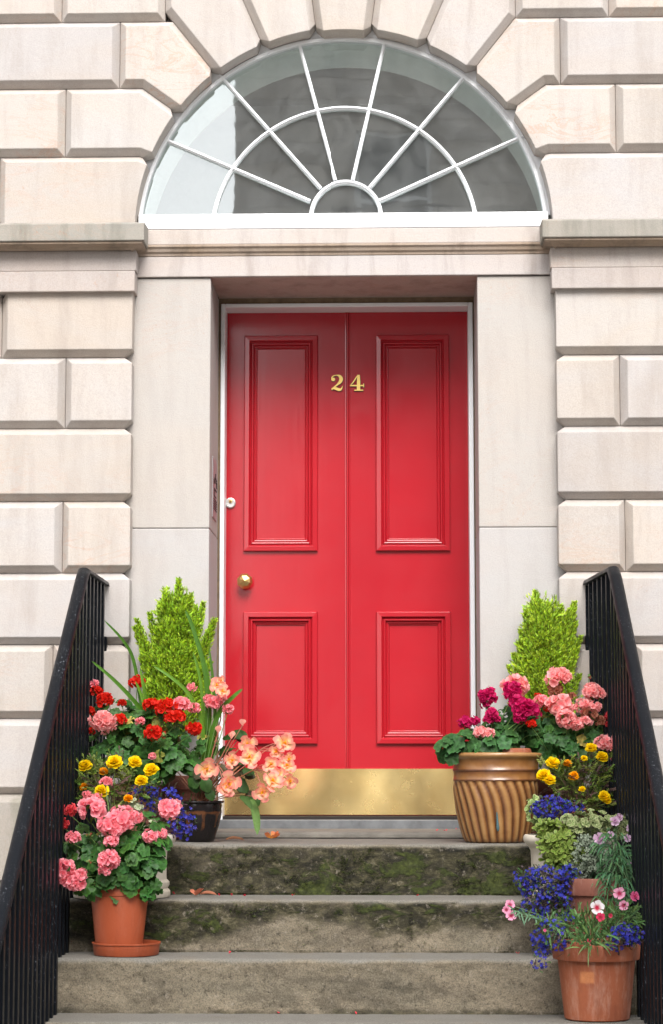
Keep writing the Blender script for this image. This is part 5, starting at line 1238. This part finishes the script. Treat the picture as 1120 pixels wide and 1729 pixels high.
# ================================================================== begonia
def begonia(base):
    root = empty('begonia', tuple(base), 'orange and cream begonia leaning out from the black pot towards the door', 'begonia'); lf = TB(); st = TB()
    n = 22
    def bleaf(p, d, sc, col):
        v = [(0, 0, 0)]; L = []
        for i in range(n+1):
            t = -math.pi+2*math.pi*i/n; r = (.55+.45*math.cos(t))*(1.0 if math.sin(t) > 0 else .78)+.18+.05*math.cos(9*t)+.03*math.cos(17*t)
            v.append((r*math.cos(t), r*math.sin(t)*.75, -.22*r*r+.05*math.cos(9*t))); 
        f = [(0, 1+i, 2+i) for i in range(n)]
        r_ = 0.5; v2 = [(x*r_, y*r_, z*.2+.02*math.cos(9*k)) for k, (x, y, z) in enumerate(v[1:])]
        V = [v[0]]+v2+v[1:]; F = [(0, 1+i, 2+i) for i in range(n)]+[q_ for i in range(n) for q_ in ((1+i, n+2+i, n+3+i), (1+i, n+3+i, 2+i))]
        R = frame_dir(d, rng.uniform(-.4, .4), (0, -.7, .7)); put(lf, (np.array(V), np.array(F)), R, p, sc, np.array(col)*rng.uniform(.75, 1.25))
    for (px, py, s, dx, dz, y) in [(310, 1285, .075, .5, -.4, -.47), (330, 1300, .06, -.3, -.6, -.50), (352, 1318, .05, .2, -1, -.52), (385, 1245, .055, .8, .3, -.44), (395, 1240, .045, 1, -.2, -.45), (375, 1265, .05, .5, .1, -.43), (405, 1318, .05, .5, -.9, -.50), (420, 1345, .045, .4, -1, -.51), (300, 1265, .06, -.5, .3, -.42), (345, 1255, .05, .2, .4, -.42), (368, 1300, .05, .4, -.5, -.48), (400, 1290, .045, .8, -.3, -.46), (325, 1318, .055, -.1, -1, -.49), (290, 1300, .05, -.6, -.5, -.5), (360, 1335, .04, .4, -1, -.52), (385, 1305, .05, .4, -.6, -.45), (415, 1300, .04, .7, -.4, -.48)]:
        for j in range(3):
            p = cen(px+rng.uniform(-8, 8), py+rng.uniform(-8, 8), y+.02*j); bleaf(p, np.array([dx+rng.uniform(-.2, .2), -.35, dz]), s*rng.uniform(.6, .85), random.choice([(.022, .065, .010), (.03, .08, .014), (.045, .04, .014), (.06, .03, .012)]))
            if j: stem(st, curve(base, p, [0, -.01, .03]), .002, (.22, .09, .05), 5)
    tip = [cen(425, 1350, -.52), cen(432, 1385, -.56), cen(434, 1410, -.63)]; blade(lf, curve(tip[0], tip[2], [.012, -.01, 0], 8), .030, (.07, .13, .03)); blade(lf, curve(cen(405, 1345, -.5), cen(425, 1368, -.56), [.01, 0, .01], 6), .022, (.06, .12, .03))
    INN, MID, OUT = np.array((.95, .40, .01)), np.array((.95, .80, .46)), np.array((.90, .27, .25))
    HUBS = [cen(436, 1268, -.47), cen(405, 1262, -.45), cen(372, 1215, -.44), cen(365, 1290, -.50), cen(428, 1300, -.50)]
    for h_ in HUBS: stem(st, curve(base+rng.normal(0, .01, 3)*[1, 1, 0], h_, [0, 0, .02]), .0035, (.30, .13, .06), 6, .0024)
    for (px, py, rp, y) in [(366, 1158, 13, -.50), (376, 1168, 11, -.52), (372, 1150, 9, -.5), (418, 1256, 15, -.5), (421, 1279, 18, -.56), (348, 1299, 18, -.60), (390, 1283, 14, -.57), (385, 1322, 19, -.60), (379, 1330, 14, -.6), (480, 1254, 17, -.52), (466, 1268, 12, -.52), (457, 1291, 13, -.55), (484, 1293, 16, -.55), (459, 1319, 18, -.60), (444, 1337, 16, -.60), (489, 1318, 13, -.56), (470, 1308, 12, -.57), (487, 1280, 11, -.55)]:
        p = cen(px, py, y); r = rp/pxm(y)*1.12; nd = np.array([rng.uniform(-.4, .4), -1, rng.uniform(-.35, .35)]); nd /= np.linalg.norm(nd); Rn = frame_from(nd); tb = TB()
        for ring, (cnt, rr, lift) in enumerate(((4, 1.05, .08), (4, .86, .32), (3, .45, .8))):
            for k in range(cnt):
                a = 2*math.pi*(k+.5*ring)/cnt+rng.uniform(-.25, .25); d = Rn[0]*math.cos(a)+Rn[1]*math.sin(a)+nd*lift; R = frame_dir(d, rng.uniform(-.3, .3), nd); x = PETB[2][:, None]; V = PETB[0].copy(); V[:, 1] *= 1.25; V[:, 2] += .06*np.sin(V[:, 0]*8+k)
                c = np.where(x < .55, INN+(MID-INN)*(x/.55)**1.5, MID+(OUT-MID)*np.clip((x-.5)/.4, 0, 1)); e = (np.abs(V[:, 1]) > .2)[:, None]; c = np.where(e, c*.5+OUT*.5, c)
                put(tb, (V, PETB[1]), R, p+nd*.002*ring, r*rr*rng.uniform(.88, 1.1), np.clip(c*rng.uniform(.93, 1.05), 0, 1))
        for k in range(10): stem(tb, [p, p+nd*r*.42+rng.normal(0, .003, 3)], .0014, (.95, .60, .02), 4)
        tb.build('flower_head', M['petal'], root)
        hb = min(HUBS, key=lambda q: np.linalg.norm(q-p)); stem(st, curve(hb, p+np.array([0, .008, 0]), [0, -.005, .018], 7), .0018, (.42, .14, .10), 5, .0013)
    for (px, py, y) in [(409, 1225, -.48), (390, 1247, -.52), (368, 1237, -.48), (466, 1256, -.5)]:
        p = cen(px, py, y); tb = TB()
        for k in range(5): small_leaf(tb, p, np.array([math.cos(k*1.3)*.35, math.sin(k*1.3)*.35, 1]), .024, (.82, .38, .30), 1.5, (0, -1, 0))
        tb.build('flower_bud', M['petal'], root); stem(st, curve(base, p, [0, 0, .03]), .0018, (.38, .14, .09), 5)
    lf.build('foliage', M['leaf'], root); st.build('stems', M['stem'], root)
begonia(np.array([xLB+.01, yLB, .13]))
geranium('pink_geranium', 'few pink blooms standing beside the door frame above the begonia', np.array([xLB, yLB+.02, .13]), [region(345, 1262, 26, 26, -.42, .06)],
         [(362, 1187, 14, 'sal', -.48), (383, 1197, 10, 'sal', -.49), (374, 1178, 9, 'pale', -.48), (352, 1180, 8, 'sal', -.46)], COLS, [16], .026, GREEN2)
# ================================================================== sword leaves
def swords(label, base, paths, w):
    root = empty('sword_leaf_plant', tuple(base), label, 'gladiolus', None); tb = TB()
    for i, (pts, ww) in enumerate(paths):
        P3 = [cen(x, y_, d) for (x, y_, d) in pts]; out = []
        for k in range(len(P3)-1):
            p0, p1, p2, p3 = P3[max(k-1, 0)], P3[k], P3[k+1], P3[min(k+2, len(P3)-1)]
            for t in (0, .25, .5, .75): out.append(.5*((2*p1)+(-p0+p2)*t+(2*p0-5*p1+4*p2-p3)*t*t+(-p0+3*p1-3*p2+p3)*t**3))
        out.append(P3[-1]); blade(tb, out, .66*ww/pxm(pts[0][2]), (.10, .22, .02) if i % 2 else (.06, .155, .015))
    tb.build('leaf', M['leaf'], root); return root
swords('long green sword leaves fanning up in front of the left conifer', np.array([xLB, yLB+.03, .13]),
       [([(345, 1335, -.42), (350, 1240, -.44), (347, 1140, -.46), (325, 1060, -.46), (312, 1030, -.46)], 13), ([(340, 1330, -.42), (342, 1230, -.46), (320, 1175, -.48), (290, 1145, -.5), (258, 1124, -.5)], 10), ([(348, 1330, -.42), (358, 1240, -.46), (372, 1200, -.48), (392, 1178, -.5), (409, 1163, -.5)], 13),
        ([(342, 1330, -.42), (352, 1230, -.43), (352, 1170, -.44), (348, 1118, -.44)], 13), ([(348, 1330, -.42), (362, 1240, -.42), (360, 1160, -.42), (352, 1090, -.42)], 9), ([(338, 1330, -.42), (344, 1240, -.43), (338, 1150, -.44), (325, 1100, -.44)], 9)], 12)
swords('narrow sword leaves arching left towards the railing', np.array([xLR+.02, yLR+.02, .2]),
       [([(262, 1260, -.40), (250, 1215, -.44), (218, 1175, -.5), (185, 1142, -.54), (154, 1116, -.56)], 11), ([(258, 1255, -.40), (250, 1200, -.40), (242, 1160, -.42), (236, 1128, -.42)], 10), ([(250, 1255, -.38), (238, 1190, -.34), (225, 1115, -.34), (206, 1080, -.36), (175, 1047, -.38)], 9), ([(255, 1250, -.40), (240, 1180, -.42), (228, 1150, -.43)], 8)], 10)
# ================================================================== moss cushions standing out from the risers
mo = TB()
for i in range(900):
    k = 0 if rng.random() < .62 else 1; x = rng.uniform(-.72, .86); h = rng.random(); 
    v = noise.fractal(Vector((x*5+3*k, h*1.3, k*4)), .8, 2.1, 4)
    if v < .12+(.25*h if k else .0): continue
    z = -RI*k-.02-h*(RI-.03); y = YN-TR*k-.001
    for j in range(9):
        p = np.array([x+rng.normal(0, .008), y, z+rng.normal(0, .006)]); d = np.array([rng.normal(0, .5), -1, rng.uniform(-.2, .9)])
        small_leaf(mo, p, d, rng.uniform(.004, .008), random.choice([(.035, .050, .008), (.05, .07, .010), (.022, .030, .007), (.07, .085, .015)]), 1.1)
    if rng.random() < .25:   # along the foot of the riser
        for j in range(14): small_leaf(mo, np.array([x+rng.normal(0, .015), YN-TR*k-.002, -RI*(k+1)+.003]), np.array([rng.normal(0, .4), -.8, rng.uniform(.2, 1)]), .006, (.035, .045, .010), 1.1)
mo_o = mo.build('moss', M['leaf'], steps); tag(mo_o, kind='stuff')
# ================================================================== fallen things on the steps
def fallen(name, label, cat, px, py, z, n, sc, inner, outer, group=None):
    d = ray(px, py); t = (z-CAM.z)/d.z; p = CAM+d*t; root_p = np.array([p.x, p.y, z+.003]); tb = TB()
    for k in range(n):
        a = rng.uniform(0, 6.28); dd = np.array([math.cos(a), math.sin(a), rng.uniform(.1, .9)]); R = frame_dir(dd, rng.uniform(-.6, .6)); x = PETB[2][:, None]
        put(tb, PETB, R, root_p, sc*rng.uniform(.8, 1.1), np.array(inner)*(1-x)+np.array(outer)*x)
    o = tb.build(name, M['petal'], None); return tag(o, label, cat, group)
fallen('fallen_blossom', 'fallen orange begonia blossom on the landing before the door', 'blossom', 458, 1417, .0, 9, .036, (.80, .40, .05), (.72, .22, .12))
fallen('fallen_blossom', 'orange begonia blossom curled on the second step near the cream planter', 'blossom', 330, 1513, -RI, 7, .034, (.62, .22, .12), (.60, .20, .12))
def curled(label, px, py, z, L, col):
    d = ray(px, py); t = (z-CAM.z)/d.z; p = CAM+d*t; tb = TB(); pts = [np.array([p.x+L*(i/6-.5), p.y+.004*math.sin(i), z+.004+.004*math.sin(i*.6)]) for i in range(7)]
    blade(tb, pts, .018, col, .8, (0, -.3, 1)); o = tb.build('fallen_leaf', M['petal'], None); tag(o, label, 'leaf')
curled('dry brown curled leaf on the landing below the black pot', 397, 1420, 0, .070, (.40, .19, .10))
curled('reddish dry leaf lying beside the curled orange blossom', 352, 1512.5, -RI, .06, (.42, .16, .09))
for (px, py, z, lb) in [(371, 1514, -RI, 'red petal left of centre on the second step, beside the orange blossom'), (391, 1514, -RI, 'brightest red petal left of centre on the second step'), (413, 1514.5, -RI, 'small red petal furthest right of the three near the orange blossom'), (494, 1514, -RI, 'lone red petal at the middle of the second step'),
                        (704, 1514, -RI, 'small pink petal on the right half of the second step'), (386, 1611.5, -2*RI, 'red petal on the third step right of the front left pot'), (876, 1612, -2*RI, 'pink petal on the third step near the right lobelia'), (470, 1712, -3*RI, 'crimson petal on the lowest step left of centre'), (603, 1714, -3*RI, 'small crimson petal on the lowest step near its middle'),
                        (737, 1404, .022, 'leftmost of three red petals before the brown pot'), (754, 1404, .022, 'middle of three red petals before the brown pot'), (772, 1402, .022, 'rightmost of three red petals beside the brown pot'), (881, 1433, 0, None), (293, 1511, -RI, 'pink petal at the foot of the left cream planter')]:
    if lb: fallen('petal', lb, 'petal', px, py, z, 2, .011, (.62, .02, .05), (.75, .06, .09), 'fallen petals on the steps')
